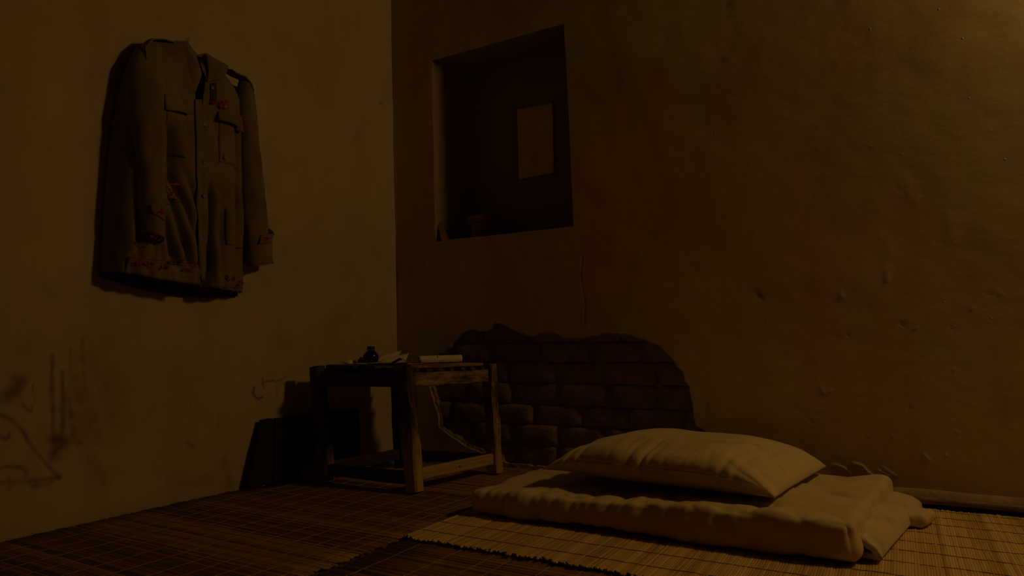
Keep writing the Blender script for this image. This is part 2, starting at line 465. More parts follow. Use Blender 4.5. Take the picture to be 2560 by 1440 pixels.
def right_relief(x, z):
    d = 0.006 * fbm(x, z, 7.7, 1.5, 2) + 0.0008 * fbm(x, z, 1.2, 9, 3)
    c = 0.0
    for line, w, a in CRACKR:
        if near(line, w, x, z):
            e = a * math.exp(-(seg_dist(x, z, line) / w) ** 2); c = max(c, e); d -= 0.003 * e
    for line, w, h in RIDGE:
        if near(line, w, x, z): d += 0.65 * h * math.exp(-(seg_dist(x, z, line) / (0.75 * w)) ** 2)
    for i, (bx, bz) in enumerate(BUMPS):
        q = ((x - bx) ** 2 + (z - bz) ** 2) / 0.0032 ** 2
        if q < 9: d += (0.002 if i % 3 else -0.003) * math.exp(-q)
    return d, c
def build_right_wall():
    pts, edges = [], []
    def loop(poly):
        b = len(pts); pts.extend(poly)
        edges.extend((b + i, b + (i + 1) % len(poly)) for i in range(len(poly)))
    X1 = 4.6
    nic = []
    for (x0, z0), (x1, z1) in zip(NICHE, NICHE[1:] + NICHE[:1]):
        for k in range(24):
            t = k / 24
            nic.append((lerp(x0, x1, t) + 0.0025 * nz(x0 + t * 9, z0, 3), lerp(z0, z1, t) + 0.0025 * nz(x0, z0 + t * 9, 8)))
    loop([(-0.1, -0.01), (X1, -0.01), (X1, 2.7), (-0.1, 2.7)])
    loop(nic); loop(HOLE)
    def addgrid(x0, x1, z0, z1, s, skip=None):
        for i in range(int((x1 - x0) / s)):
            for j in range(int((z1 - z0) / s)):
                x, z = x0 + (i + 0.5) * s + s * 0.25 * random.random(), z0 + (j + 0.5) * s + s * 0.25 * random.random()
                if skip and skip(x, z): continue
                if inside(x, z, NICHE) or (x < 1.5 and z < 0.7 and inside(x, z, HOLE)): continue
                pts.append((x, z))
    fine = [(1.80, 2.14, 0.045, 0.18, 0.0034), (1.72, 2.55, 0.18, 0.36, 0.0055), (2.14, 2.55, 0.03, 0.18, 0.0055), (1.6, 2.5, 0.36, 0.72, 0.007), (0.90, 0.99, 0.55, 0.94, 0.0035), (1.80, 1.98, 1.36, 1.53, 0.006)]
    for a in fine: addgrid(*a)
    infine = lambda x, z: any(a[0] < x < a[1] and a[2] < z < a[3] for a in fine)
    addgrid(-0.08, 2.6, 0.0, 2.0, 0.016, infine)
    addgrid(2.6, 4.6, 0.0, 2.7, 0.12); addgrid(-0.08, 2.6, 2.0, 2.7, 0.12)
    vco, _, fco, *_ = delaunay_2d_cdt([Vector(p) for p in pts], edges, [], 0, 1e-6)
    vs, cr = [], []
    for v in vco:
        d, c = right_relief(v.x, v.y)
        vs.append((v.x, -d, v.y)); cr.append(c)
    fs = []
    for f in fco:
        cx = sum(vco[i].x for i in f) / 3; cz = sum(vco[i].y for i in f) / 3
        if inside(cx, cz, nic) or inside(cx, cz, HOLE): continue
        fs.append(tuple(f))
    o = mesh('wall_right', vs, fs, M['plaster_right'])
    o.data.attributes.new('crack', 'FLOAT', 'POINT').data.foreach_set('value', [min(c, 1) for c in cr])
    structure(o, 'brown plaster wall on the right with a niche and a broken patch showing adobe bricks')
    return o, nic
wall_right, NIC = build_right_wall()

# niche: splayed reveals and back
def build_niche():
    D = 0.20
    back = []
    cxm = sum(p[0] for p in NIC) / len(NIC)
    n = len(NIC)
    rings = 8
    vs, fs = [], []
    bTL, bTR, bBR, bBL = (0.290, 1.822), (0.86, 1.822), (0.875, 0.968), (0.300, 0.968)
    bc = []
    for (x0, z0), (x1, z1) in zip((bTL, bTR, bBR, bBL), (bTR, bBR, bBL, bTL)):
        for k in range(24): bc.append((lerp(x0, x1, k / 24), lerp(z0, z1, k / 24)))
    for r in range(rings):
        t = r / (rings - 1)
        for k in range(n):
            x, z = lerp(NIC[k][0], bc[k][0], t), lerp(NIC[k][1], bc[k][1], t)
            d0, _ = right_relief(NIC[k][0], NIC[k][1])
            y = lerp(-d0, D, t)
            if 0 < r < rings - 1:
                x += 0.003 * nz(x, y, z, 14); z += 0.003 * nz(z, x, y, 14)
            vs.append((x, y, z))
    fs = grid_faces(n, rings, True)
    b = len(vs)
    g = 20
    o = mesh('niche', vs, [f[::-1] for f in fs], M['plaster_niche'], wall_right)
    def fn(u, v):
        x = lerp(lerp(0.285, 0.296, v), lerp(0.88, 0.865, v), u); z = lerp(0.96, 1.83, v)
        return (x, D - 0.004 + 0.003 * fbm(x, z, 2, 5, 3), z)
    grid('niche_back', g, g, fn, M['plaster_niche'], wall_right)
build_niche()

# broken plaster rim in two coats, adobe bricks, mortar bed
def build_hole():
    n = len(HOLE)
    cx = sum(p[0] for p in HOLE) / n; cz = sum(p[1] for p in HOLE) / n
    ctr = []
    for k in range(n):
        a, b = HOLE[k - 3], HOLE[(k + 3) % n]
        dx, dz = b[0] - a[0], b[1] - a[1]
        L = math.hypot(dx, dz) or 1
        nx, nzz = -dz / L, dx / L
        if not inside(HOLE[k][0] + nx * .01, HOLE[k][1] + nzz * .01, HOLE): nx, nzz = -nx, -nzz
        ctr.append((nx, nzz))
    vs = []
    prof = [(0.0, 0.0), (0.001, 0.004), (0.002, 0.008), (0.008, 0.010), (0.011, 0.016), (0.016, 0.022), (0.024, 0.032)]
    for j, (ins, dep) in enumerate(prof):
        for k in range(n):
            x, z = HOLE[k]
            nx, nzz = ctr[k]
            wide = 0.5 + 0.9 * max(0, nz(x, z, 3, 6) + 0.3)
            low = 0.0 if z < 0.03 else (1.9 if z < 0.36 and x < 0.6 else 0.7)
            i2 = ins * wide * low * (1.0 + (0.5 * nz(x, z, j, 55) if j else 0))
            d0, _ = right_relief(x, z)
            vs.append((x + nx * i2, -d0 + dep + (0.003 * nz(x, z, j + 7, 60) if j else 0), max(z + nzz * i2, 0.004)))
    o = mesh('plaster_rim', vs, [f[::-1] for f in grid_faces(n, len(prof), True)], M['rim'], wall_right, False)
    o['label'] = 'pale broken edge of the plaster around the bricks'
    def fn(u, v):
        x, z = lerp(0.12, 1.52, u), lerp(-0.01, 0.66, v)
        return (x, 0.028 + 0.004 * fbm(x, z, 4, 14, 3), z)
    grid('mortar', 60, 30, fn, M['mortar'], wall_right)
    rows = [(0.020, 0.100, [0.22, 0.40, 0.607, 0.81, 1.01, 1.21, 1.41]), (0.105, 0.180, [0.12, 0.30, 0.50, 0.702, 0.914, 1.105, 1.31, 1.50]),
            (0.186, 0.260, [0.10, 0.30, 0.50, 0.702, 0.914, 1.105, 1.31, 1.50]), (0.266, 0.346, [0.17, 0.388, 0.601, 0.81, 1.029, 1.221, 1.42]),
            (0.352, 0.431, [0.16, 0.37, 0.584, 0.802, 1.009, 1.212, 1.42]), (0.437, 0.510, [0.10, 0.30, 0.509, 0.735, 0.949, 1.152, 1.34]),
            (0.516, 0.590, [0.24, 0.455, 0.669, 0.87, 1.08, 1.30]), (0.596, 0.66, [0.36, 0.56, 0.77])]
    rows[1] = (0.105, 0.180, [0.20, 0.41, 0.607, 0.81, 1.01, 1.20, 1.40])
    rnd = random.Random(3)
    for (z0, z1, xs) in rows:
        for x0, x1 in zip(xs, xs[1:]):
            mx, mz = (x0 + x1) / 2, (z0 + z1) / 2
            if not any(inside(x, z, HOLE) for x in (x0 + .02, mx, x1 - .02) for z in (z0 + .01, mz, z1 - .01)): continue
            gx = 0.004 + 0.006 * rnd.random(); proud = 0.007 + 0.009 * rnd.random()
            a, b2, c, d = x0 + gx, x1 - gx * 0.5, z0 - .001 + .002 * rnd.random(), z1 + 0.002
            nu, nv = 9, 5
            vs = []
            ph = rnd.random() * 40
            for j in range(nv):
                for i in range(nu):
                    u, v = i / (nu - 1), j / (nv - 1)
                    x, z = lerp(a, b2, u), lerp(c, d, v)
                    e = min(1, min(u, 1 - u) * 9 + 0.12) ; e2 = min(1, min(v, 1 - v) * 4.2 + 0.45)
                    rnd_e = (1 - (1 - e) ** 2) * (1 - (1 - e2) ** 2)
                    y = 0.034 - proud * rnd_e - 0.006 + 0.004 * fbm(x + ph, z, 3, 18, 3)
                    vs.append((x + .008 * nz(z + ph, x, 2, 24), y, z + .005 * nz(x + ph, z, 5, 20)))
            fs = grid_faces(nu, nv)
            base = len(vs)
            rim = [i for i in range(nu)] + [j * nu + nu - 1 for j in range(1, nv)] + [(nv - 1) * nu + i for i in range(nu - 2, -1, -1)] + [j * nu for j in range(nv - 2, 0, -1)]
            for r in rim: vs.append((vs[r][0], 0.060, vs[r][2]))
            L = len(rim)
            for k in range(L):
                fs.append((rim[(k + 1) % L], rim[k], base + k, base + (k + 1) % L))
            mesh('brick', vs, fs, M['adobe'], wall_right)
build_hole()

# ------------------------------------------------------------------ floor, ceiling, far walls, skirting
def slab(name, x0, x1, y0, y1, z0, z1, mat):
    vs = [(x, y, z) for z in (z0, z1) for y in (y0, y1) for x in (x0, x1)]
    fs = [(0, 2, 3, 1), (4, 5, 7, 6), (0, 1, 5, 4), (2, 6, 7, 3), (0, 4, 6, 2), (1, 3, 7, 5)]
    return mesh(name, vs, fs, mat, None, False)
structure(slab('floor', -0.4, 4.6, -3.6, 0.12, -0.08, -0.002, M['earth']), 'bare earth floor under the reed mats')
structure(slab('ceiling', -0.4, 4.6, -3.6, 0.3, 2.7, 2.78, M['ceiling_dark']), 'unseen board ceiling above the room, darkened to cut bounced light')
structure(slab('unseen_far_wall', 4.6, 4.7, -3.6, 0.3, -0.02, 2.7, M['dim_plaster']), 'unseen plaster wall closing the room on the right, darkened to return less light')

def build_kerb():
    pts = [on_y(1040, 1150), ]
    n = 150
    prof = [(0.000, 0.060), (-0.012, 0.056), (-0.024, 0.046), (-0.031, 0.030), (-0.034, 0.012), (-0.034, -0.004)]
    vs = []
    for k in range(n):
        x = lerp(0.02, 4.6, (k / (n - 1)) ** 1.25)
        low = interp(x, [(0, 0.55), (0.40, 0.62), (0.50, 0.12), (1.40, 0.10), (1.5, 0.9), (1.8, 1.0), (4.6, 1.0)])
        for (y, z) in prof:
            vs.append((x, y * (0.4 + 0.6 * low) + 0.004 * nz(x, z * 8, 2, 9), max(z, 0) * low * (1 + 0.12 * nz(x, 3, z, 6)) - (0.003 if z < 0 else 0)))
    o = mesh('baseboard_right', vs, [f for f in grid_faces(len(prof), n)], M['kerb'])
    structure(o, 'low lumpy plaster skirting along the foot of the right wall')
    # plaster ramp in the corner
    def fn(u, v):
        y = lerp(-0.40, 0.0, u)
        h = 0.050 * sstep(0.0, 1.0, u) * (1 + 0.2 * nz(y, v, 2, 14)) + 0.004
        w = 0.035 + 0.055 * sstep(0, 1, u)
        a = v * PI / 2
        px, pz = w * math.sin(a), h * math.cos(a)
        if 0.35 < u < 0.92:      # hollow worn under the ramp
            pz -= 0.016 * math.sin((u - 0.35) / 0.57 * PI) * sstep(0.45, 1.0, v); px -= 0.012 * math.sin((u - 0.35) / 0.57 * PI) * sstep(0.6, 1.0, v)
        return (left_x(y, 0) + px + 0.004 * nz(y, v, 5, 20), y, max(pz, -0.001))
    structure(grid('trim_1', 36, 10, fn, M['kerb']), 'low rounded plaster ramp at the foot of the left wall in the corner')
build_kerb()

# ------------------------------------------------------------------ reed mats
def mat_thing(name, label, x0, x1, y0, y1, along, z, reed_mat, twine, pitch, twines, seed, fray, edge_fn=None, rag=0.012):
    """reeds run along axis `along`; twines cross them"""
    rnd = random.Random(seed)
    root = empty(name, ((x0 + x1) / 2, (y0 + y1) / 2, z), label, 'mat', 'reed mats on the floor')
    a0, a1 = (x0, x1) if along == 'x' else (y0, y1)
    b0, b1 = (y0, y1) if along == 'x' else (x0, x1)
    n = int((b1 - b0) / pitch)
    vs, fs, tone = [], [], []
    SEG = 13
    def lift(a, b):
        h = 0.0016 * (1 + nz(a, b, seed, 5)) + 0.0012 * nz(a, b, seed + 3, 30)
        return h
    clump = 0
    for k in range(n):
        b = b0 + (k + 0.5) * pitch
        r = pitch * (0.58 + 0.18 * rnd.random())
        if rnd.random() < 0.06: clump = rnd.uniform(-0.3, 0.3)
        t = min(max(0.45 + (0.33 if along == 'x' else 0.24) * rnd.gauss(0, 1) + clump, 0), 1)
        if rnd.random() < 0.05: t = 0.05
        s0 = a0 + fray * rnd.uniform(-1, 0.6) + rag * nz(b, 1, seed, 18); s1 = a1 + fray * rnd.uniform(-0.6, 1) + rag * nz(b, 5, seed, 18)
        if edge_fn: s0, s1 = edge_fn(b, s0, s1)
        ph = rnd.random() * 100
        dz = rnd.uniform(0, 0.0012)
        base = len(vs)
        up0 = max(0, rnd.gauss(0, 1)) * 0.0008 * (fray > 0.004); up1 = max(0, rnd.gauss(0, 1)) * 0.0008 * (fray > 0.004)
        for i in range(SEG):
            f = i / (SEG - 1)
            a = lerp(s0, s1, f)
            off = 0.0016 * nz(a * 9, ph, 3) + 0.0022 * nz(a * 2.2, b * 4, seed)
            zz = z + lift(a, b) + dz
            zz += up0 * sstep(0.06, 0, f) + up1 * sstep(0.94, 1, f)
            rr = r * (1 + 0.25 * nz(a * 14, ph, 9))
            for (ob, oz) in ((-rr, 0.0), (-0.5 * rr, rr * 0.72), (0.5 * rr, rr * 0.72), (rr, 0.0)):
                q = (a, b + off + ob) if along == 'x' else (b + off + ob, a)
                vs.append((q[0], q[1], zz + oz))
                tone.append(min(max(t + 0.22 * nz(a * 6, ph, 1), 0), 1))
        for i in range(SEG - 1):
            for j in range(3):
                p = base + i * 4 + j
                fs.append((p, p + 1, p + 5, p + 4) if along == 'y' else (p, p + 4, p + 5, p + 1))
        fs.append((base, base + 1, base + 2, base + 3)); e = base + (SEG - 1) * 4
        fs.append((e + 3, e + 2, e + 1, e))
    o = mesh('reeds', vs, fs, reed_mat, root, True)
    o.data.attributes.new('tone', 'FLOAT', 'POINT').data.foreach_set('value', tone)
    o['kind'] = 'stuff'
    vs, fs = [], []
    for (pos, skew) in twines:
        m = int((b1 - b0) / 0.011)
        pp = []
        for k in range(m + 1):
            b = lerp(b0, b1, k / m)
            a = pos + skew * (b - b0) + 0.004 * nz(b, pos, seed, 5) + 0.0022 * math.sin(b * 190 + pos * 40) * (0.5 + 0.5 * nz(b, pos, 2, 20))
            zz = z + lift(a, b) + pitch * 0.50 + 0.0012 + 0.0006 * math.sin(k * PI)
            pp.append(Vector((a, b, zz)) if along == 'x' else Vector((b, a, zz)))
        v, f = tube_vf(pp, 0.0011 if along == 'x' else 0.0008, 4, len(vs))
        vs += v; fs += f
    o = mesh('twine', vs, fs, twine, root, True)
    o['kind'] = 'stuff'
    return root
tw = [(0.045, 0.0), (0.125, 0.002), (0.205, 0.0), (0.285, -0.002), (0.37, 0.0), (0.455, 0.005), (0.535, 0.03), (0.60, 0.055), (0.665, 0.075), (0.735, 0.05), (0.805, 0.01)]
def edge_a(b, s0, s1):
    lo = left_x(b, 0) + 0.016
    if -0.72 < b < -0.22: lo += 0.028
    if b > -0.42: lo = max(lo, left_x(b, 0) + 0.10)
    return lo + 0.016 * max(0.0, nz(b, 1, 3, 22)) + abs(s0 + 0.06) * 0.5, s1
mat_thing('reed_mat', 'dark brown reed mat with pale cross stitching running along the left wall under the stool', -0.06, 0.845, -2.35, -0.045, 'x', 0.001,
          M['reed_dark'], M['twine'], 0.0052, [(p - 0.045 * s * 40 if False else p - s * 0.8, s) for p, s in tw], 11, 0.012, edge_a)
tb = [(0.93, 0.0), (1.02, 0.02), (1.10, 0.03), (1.19, 0.0), (1.28, 0.01), (1.37, 0.0), (1.46, 0.0), (1.55, 0.0), (1.66, 0.0), (1.78, 0.0), (1.9, 0.0), (2.05, 0.0), (2.2, 0), (2.35, 0), (2.5, 0)]
mat_thing('reed_mat', 'dark brown reed mat in the foreground in front of the straw mat', 0.874, 2.75, -2.35, -0.90, 'x', 0.001,
          M['reed_dark'], M['twine'], 0.0052, tb, 23, 0.010)
tc = [(-0.93, 0.0), (-0.84, 0.003), (-0.74, -0.002), (-0.645, 0.0), (-0.55, 0.003), (-0.455, 0.0), (-0.36, 0.0), (-0.26, 0.002), (-0.17, 0), (-0.09, 0)]
mat_thing('straw_mat', 'pale straw-coloured reed mat spread under the folded quilt', 0.858, 2.75, -0.995, -0.062, 'y', 0.0105,
          M['reed_pale'], M['twine_dark'], 0.0056, tc, 37, 0.010, None, 0.010)

# bamboo pole along the foot of the right wall
def build_pole():
    pts = [Vector((lerp(1.86, 3.4, k / 30), -0.052 + 0.003 * nz(k, 2, 1, .3), 0.0365 + 0.002 * nz(k, 7, 1, .3))) for k in range(31)]
    v, f = tube_vf(pts, lambda t: 0.010 + (0.0018 if abs((t * 5) % 1 - .5) < .06 else 0), 10)
    tag(mesh('bamboo_pole', v, f, M['pole']), 'thin weathered bamboo pole lying along the foot of the right wall beyond the quilt', 'pole')
    g = empty('gap_shade_strip', (2.6, -0.045, 0.012), 'dark strip put in as the shade of the gap beneath the bamboo pole', 'batten')  # shade stand-in, not a real batten
    beam('bar', (1.9, -0.047, 0.0185), (3.4, -0.047, 0.0185), 0.016, 0.015, M['board'], g, side=(0, 1, 0), seg=12)  # near-black bar stands in for the shaded gap under the pole
build_pole()

# ------------------------------------------------------------------ dark board leaning on the left wall
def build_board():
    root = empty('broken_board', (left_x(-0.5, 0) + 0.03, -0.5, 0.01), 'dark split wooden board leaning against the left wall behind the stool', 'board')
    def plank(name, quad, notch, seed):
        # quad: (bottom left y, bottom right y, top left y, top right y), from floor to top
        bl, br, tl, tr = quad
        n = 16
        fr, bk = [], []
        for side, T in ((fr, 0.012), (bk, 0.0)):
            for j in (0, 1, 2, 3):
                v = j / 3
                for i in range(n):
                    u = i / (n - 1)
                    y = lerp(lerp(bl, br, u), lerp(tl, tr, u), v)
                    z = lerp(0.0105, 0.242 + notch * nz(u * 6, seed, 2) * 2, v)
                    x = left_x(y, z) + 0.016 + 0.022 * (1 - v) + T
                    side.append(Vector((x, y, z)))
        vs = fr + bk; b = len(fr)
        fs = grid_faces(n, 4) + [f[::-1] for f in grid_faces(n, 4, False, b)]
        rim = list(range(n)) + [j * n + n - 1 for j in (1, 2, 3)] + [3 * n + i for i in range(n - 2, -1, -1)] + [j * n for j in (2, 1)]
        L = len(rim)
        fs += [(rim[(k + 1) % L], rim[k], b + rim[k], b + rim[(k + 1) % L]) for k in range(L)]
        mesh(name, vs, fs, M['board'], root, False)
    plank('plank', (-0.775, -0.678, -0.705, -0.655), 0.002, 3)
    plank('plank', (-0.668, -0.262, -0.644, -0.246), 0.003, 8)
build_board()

# ------------------------------------------------------------------ stool
def build_stool():
    root = empty('wooden_stool', (0.37, -0.35, 0.012), 'worn low wooden stool-table with slatted top standing in the corner', 'stool')
    Z0, ZT = 0.0125, 0.432
    feet = {'fl': (0.140, -0.560), 'fr': (0.548, -0.553), 'br': (0.610, -0.135), 'bl': (0.185, -0.183)}
    tops = {'fl': (0.062, -0.540), 'fr': (0.492, -0.535), 'br': (0.588, -0.140), 'bl': (0.150, -0.178)}
    w = M['wood']
    for k in ('fl', 'fr', 'br', 'bl'):
        wear = {'fl': 0.06, 'fr': 0.24, 'br': 0.33, 'bl': 0.05}[k]
        lg = beam('leg', (*feet[k], Z0), (*tops[k], ZT), 0.052, 0.046, w, root, wear, (1, 0, 0), 12, 0.003, 0.92, 0.006)
        lg.color = (wear, {'fl': 0.35, 'fr': 0.45, 'br': 0.25, 'bl': 0.0}[k], 0, 1)
    def at(k, z):
        f = (z - Z0) / (ZT - Z0)
        return Vector((lerp(feet[k][0], tops[k][0], f), lerp(feet[k][1], tops[k][1], f), z))
    for a, b, wear in (('fl', 'fr', 0.06), ('fr', 'br', 0.36), ('bl', 'br', 0.1), ('fl', 'bl', 0.1)):
        s = (0, 1, 0) if a[0] == b[0] else (1, 0, 0)
        za, zb = (0.386, 0.386)
        beam('apron', at(a, za), at(b, zb), 0.026, 0.050, w, root, wear, s, 12, 0.002)
    for a, b, wear, z in (('fl', 'fr', 0.12, 0.055), ('fr', 'br', 0.62, 0.066), ('bl', 'br', 0.2, 0.060), ('fl', 'bl', 0.2, 0.060)):
        s = (0, 1, 0) if a[0] == b[0] else (1, 0, 0)
        beam('stretcher', at(a, z), at(b, z), 0.024, 0.042, w, root, wear, s, 12, 0.002)
    # battens across and boards along the top
    for k in range(7):
        t = 0.10 + 0.80 * k / 6
        p, q = at('fl', 0.418).lerp(at('bl', 0.418), t), at('fr', 0.418).lerp(at('br', 0.418), t)
        beam('batten', p, q + Vector((0.010, 0, 0)), 0.026 + 0.012 * (k % 3), 0.014, w, root, 0.25, (0, 1, 0), 6, 0.001, 1.0, 0.002)
    for k in range(4):
        t = 0.125 + 0.25 * k
        p, q = at('fl', 0.432).lerp(at('fr', 0.432), t), at('bl', 0.432).lerp(at('br', 0.432), t)
        d = (q - p).normalized()
        if k == 3: p += Vector((0.016, 0, 0)); q += Vector((0.016, 0, 0))
        beam('top_board', p + d * (0.022 if k in (0, 3) else -0.016), q - d * (0.03 if k in (0, 3) else -0.01), 0.100, 0.013, w, root, 0.36 if k == 3 else 0.2, (1, 0, 0), 10, 0.0015, 1.04, 0.003)
    # worn bare patch on the back right leg and nail heads
    for p, n_ in ((at('fr', 0.066).lerp(at('br', 0.066), 0.5), (1, 0, 0)), (at('fr', 0.386).lerp(at('br', 0.386), 0.3), (1, 0, 0))):
        bm = bmesh.new()
        bmesh.ops.create_uvsphere(bm, u_segments=8, v_segments=5, radius=0.004, matrix=Matrix.Translation(p + Vector((0.0125, 0, 0))) @ Matrix.Diagonal((0.4, 1, 1, 1)))
        from_bm('nail_head', bm, M['board'], root)
    return at
stool_at = build_stool()
STOP = 0.4405

# ------------------------------------------------------------------ things on the stool
def lathe(prof, seg=32, cx=0, cy=0, cz=0):
    vs = [(cx + r * math.cos(2 * PI * i / seg), cy + r * math.sin(2 * PI * i / seg), cz + z) for (r, z) in prof for i in range(seg)]
    fs = grid_faces(seg, len(prof), True)
    fs.append(tuple(range(seg))[::-1]); fs.append(tuple((len(prof) - 1) * seg + i for i in range(seg)))
    return vs, fs
def on_top(px, py): return on_floor(px, py, STOP)
def stool_point(px, y, z=STOP):
    p = on_y(px, 915, y); return Vector((p.x, y, z))
def build_ink():
    p = stool_point(927, -0.40)
    p.z = STOP + 0.003
    root = empty('ink_bottle', p, 'round black glass ink bottle standing on the stool', 'ink bottle')
    prof = [(0.016, 0), (0.0235, 0.001), (0.0265, 0.006), (0.0275, 0.014), (0.0270, 0.021), (0.0235, 0.028), (0.0165, 0.033), (0.0125, 0.035), (0.0120, 0.038)]
    prof = [(r * 1.12, z * 1.30) for r, z in prof]
    v, f = lathe(prof, 36, *p); mesh('bottle_body', v, f, M['glass'], root)
    v, f = lathe([(r * 1.0, z * 1.30) for r, z in ((0.0135, 0.0385), (0.0145, 0.039), (0.0148, 0.044), (0.0150, 0.047), (0.0140, 0.0485), (0.004, 0.049))], 36, *p); mesh('cap', v, f, M['cap'], root)
build_ink()
def sheet(name, label, cat, fn, mat, nu=14, nv=10, group=None, thick=0.0006, root=None):
    o = grid(name, nu, nv, fn, mat, root, thick)
    if label: tag(o, label, cat, group)
    return o
def build_papers():
    # long rolled sheet lying towards the back right
    a, b = stool_point(1046, -0.34), stool_point(1153, -0.20)
    root = empty('rolled_paper', (a + b) / 2, 'long white half-rolled sheet of paper on the right of the stool', 'paper')
    ax = (b - a).normalized(); sd = Vector((-ax.y, ax.x, 0))
    if sd.y > 0: sd = -sd                      # towards the camera
    def roll(u, v):
        th = lerp(-1.45, 3.9, v)               # spiral section
        r = lerp(0.0155, 0.0105, v) * lerp(0.92, 1.08, u)
        if v < 0.16:
            k = (0.16 - v) / 0.16
            base = a.lerp(b, u) + sd * (r * math.cos(-0.6) + 0.022 * k) ; base.z = STOP + 0.0012 + 0.002 * (1 - k)
            return base
        p = a.lerp(b, u) + sd * (r * math.cos(th)) + Vector((0, 0, r * math.sin(th)))
        p.z += STOP + 0.0162 - STOP
        return p
    def roll2(u, v):
        th = lerp(-PI * 0.5, PI * 1.55, v)
        r = lerp(0.0140, 0.0110, v) * lerp(0.9, 1.1, u)
        p = a.lerp(b, u) + sd * (r * math.cos(th)) + Vector((0, 0, r * math.sin(th) + 0.0160))
        return p
    grid('sheet', 16, 26, roll2, M['paper'], root, 0.0006)
    def tongue(u, v):
        p = a.lerp(b, u * 0.92) + sd * lerp(0.000, 0.034 - 0.012 * u, v)
        p.z = STOP + 0.0020 + 0.003 * math.sin(v * PI) * (1 - u) + 0.001 * v
        return p
    grid('sheet_flap', 12, 8, tongue, M['paper'], root, 0.0006)
    for t, l in ((0.42, 0.6), (0.55, 0.15), (0.58, 0.12), (0.62, 0.2)):
        def mark(u, v, t=t, l=l):
            th = lerp(0.9, 0.9 - 1.2 * l, v) if l > .3 else lerp(-0.35, -0.35 - l, v)
            r = 0.0140
            return a.lerp(b, t + (u - .5) * 0.012) + sd * (r * math.cos(th)) + Vector((0, 0, r * math.sin(th) + 0.0160))
        grid('ink_stroke', 3, 6, mark, M['ink_mark'], root, 0.0003)
    # standing folded letter, two leaves
    root = empty('folded_letter', stool_point(972, -0.38), 'creased cream letter propped open behind the ink bottle', 'paper')
    p0, p1 = stool_point(938, -0.36), stool_point(991, -0.30)
    def leaf1(u, v):
        p = p0.lerp(p1, u); p.z = STOP + 0.006 + lerp(0.026, 0.042, u) * v; p.y += 0.035 * v; p.x += 0.004 * math.sin(u * 5); return p
    grid('leaf', 12, 8, leaf1, M['paper'], root, 0.0006, True)
    q0, q1 = stool_point(948, -0.42), stool_point(1013, -0.355)
    def leaf2(u, v):
        p = q0.lerp(q1, u); p.z = STOP + 0.005 + lerp(0.012, 0.033, u) * v; p.y += 0.022 * v; return p
    grid('leaf', 12, 8, leaf2, M['paper'], root, 0.0006, True)
    def leaf3(u, v):
        p = q0.lerp(q1, u) + Vector((0.02 * u, -0.05 * v, 0)); p.z = STOP + 0.005 - 0.001 * v; return p
    grid('leaf', 10, 6, leaf3, M['paper'], root, 0.0006)
    # small brown card bent like a roof
    c0 = stool_point(978, -0.455); 
    root = empty('bent_card', c0 + Vector((0.03, 0, 0)), 'small dark brown bent card in front of the letter on the stool', 'card')
    def card(u, v):
        z = 0.019 * (1 - abs(2 * u - 1)) ** 0.9
        return Vector((c0.x + 0.072 * u, c0.y + 0.02 * v + 0.01 * u, STOP + 0.0045 + z * (1 - .35 * v)))
    grid('card', 14, 6, card, M['dark_paper'], root, 0.0008)
    # flat papers beneath
    def flat(cx, y0, w, d, ang, z, name, label, mat):
        p = stool_point(cx, y0)
        ca, sa = math.cos(ang), math.sin(ang)
        def fn(u, v):
            x, y = (u - .5) * w, (v - .5) * d
            return Vector((p.x + x * ca - y * sa, p.y + x * sa + y * ca, STOP + z + 0.0015 * (u - .5) ** 2 * 4 + 0.001 * nz(u * 3, v * 3, cx)))
        sheet(name, label, 'paper', fn, mat)
    flat(925, -0.43, 0.085, 0.11, 0.2, 0.0006, 'paper_sheet', 'flat pale sheet of paper lying under the ink bottle', M['paper'])
    flat(985, -0.44, 0.12, 0.09, -0.15, 0.0014, 'paper_sheet', 'flat dark sheet of paper under the bent brown card', M['dark_paper'])
    flat(1040, -0.44, 0.06, 0.07, 0.5, 0.0008, 'paper_scrap', 'torn cream scrap of paper at the near end of the roll', M['paper'])
    p = stool_point(1056, -0.42)
    def red(u, v): return Vector((p.x + 0.022 * u, p.y + 0.012 * v, STOP + 0.0042 + 0.0008 * u))
    sheet('red_slip', 'small dark red slip of paper beside the rolled sheet', 'paper', red, M['dark_paper'], 5, 4)
    # curled scrap at the left
    r0 = stool_point(868, -0.46)
    root = empty('curled_paper', r0, 'small curled yellowish scrap of paper left of the ink bottle', 'paper')
    def curl(u, v):
        th = lerp(PI * 1.05, PI * 1.75, u)
        r = 0.016
        x = 0.016 + r * math.cos(th) if u < .7 else 0.016 + r * math.cos(lerp(PI * 1.05, PI * 1.75, .7)) + (u - .7) * 0.10
        z = r + r * math.sin(th) if u < .7 else r + r * math.sin(lerp(PI * 1.05, PI * 1.75, .7)) + (u - .7) * 0.012
        return Vector((r0.x + x, r0.y + 0.045 * v + 0.01 * u, STOP + 0.0008 + z))
    grid('scrap', 16, 6, curl, M['paper'], root, 0.0006)
    # dark torn chips
    def chip(u, v): return Vector((stool_point(850, -0.46).x + 0.024 * u, -0.46 + 0.02 * v, STOP + 0.001 + 0.010 * (1 - u) * (1 - .6 * v)))
    sheet('card_chip', 'tiny dark torn chip of card at the left end of the stool', 'card', chip, M['dark_paper'], 5, 4)
    s = stool_point(903, -0.37)
    root = empty('pen_wiper', s, 'dark crumpled rag pressed against the left side of the ink bottle', 'rag')
    bm = bmesh.new(); bmesh.ops.create_icosphere(bm, subdivisions=3, radius=1.0)
    for v in bm.verts:
        k = 1 + 0.25 * nz(v.co.x, v.co.y, v.co.z, 2.1)
        v.co = Vector((s.x + 0.016 * v.co.x * k, s.y + 0.014 * v.co.y * k, STOP + 0.0008 + max(0, 0.008 + 0.015 * v.co.z * k + 0.004 * v.co.x)))
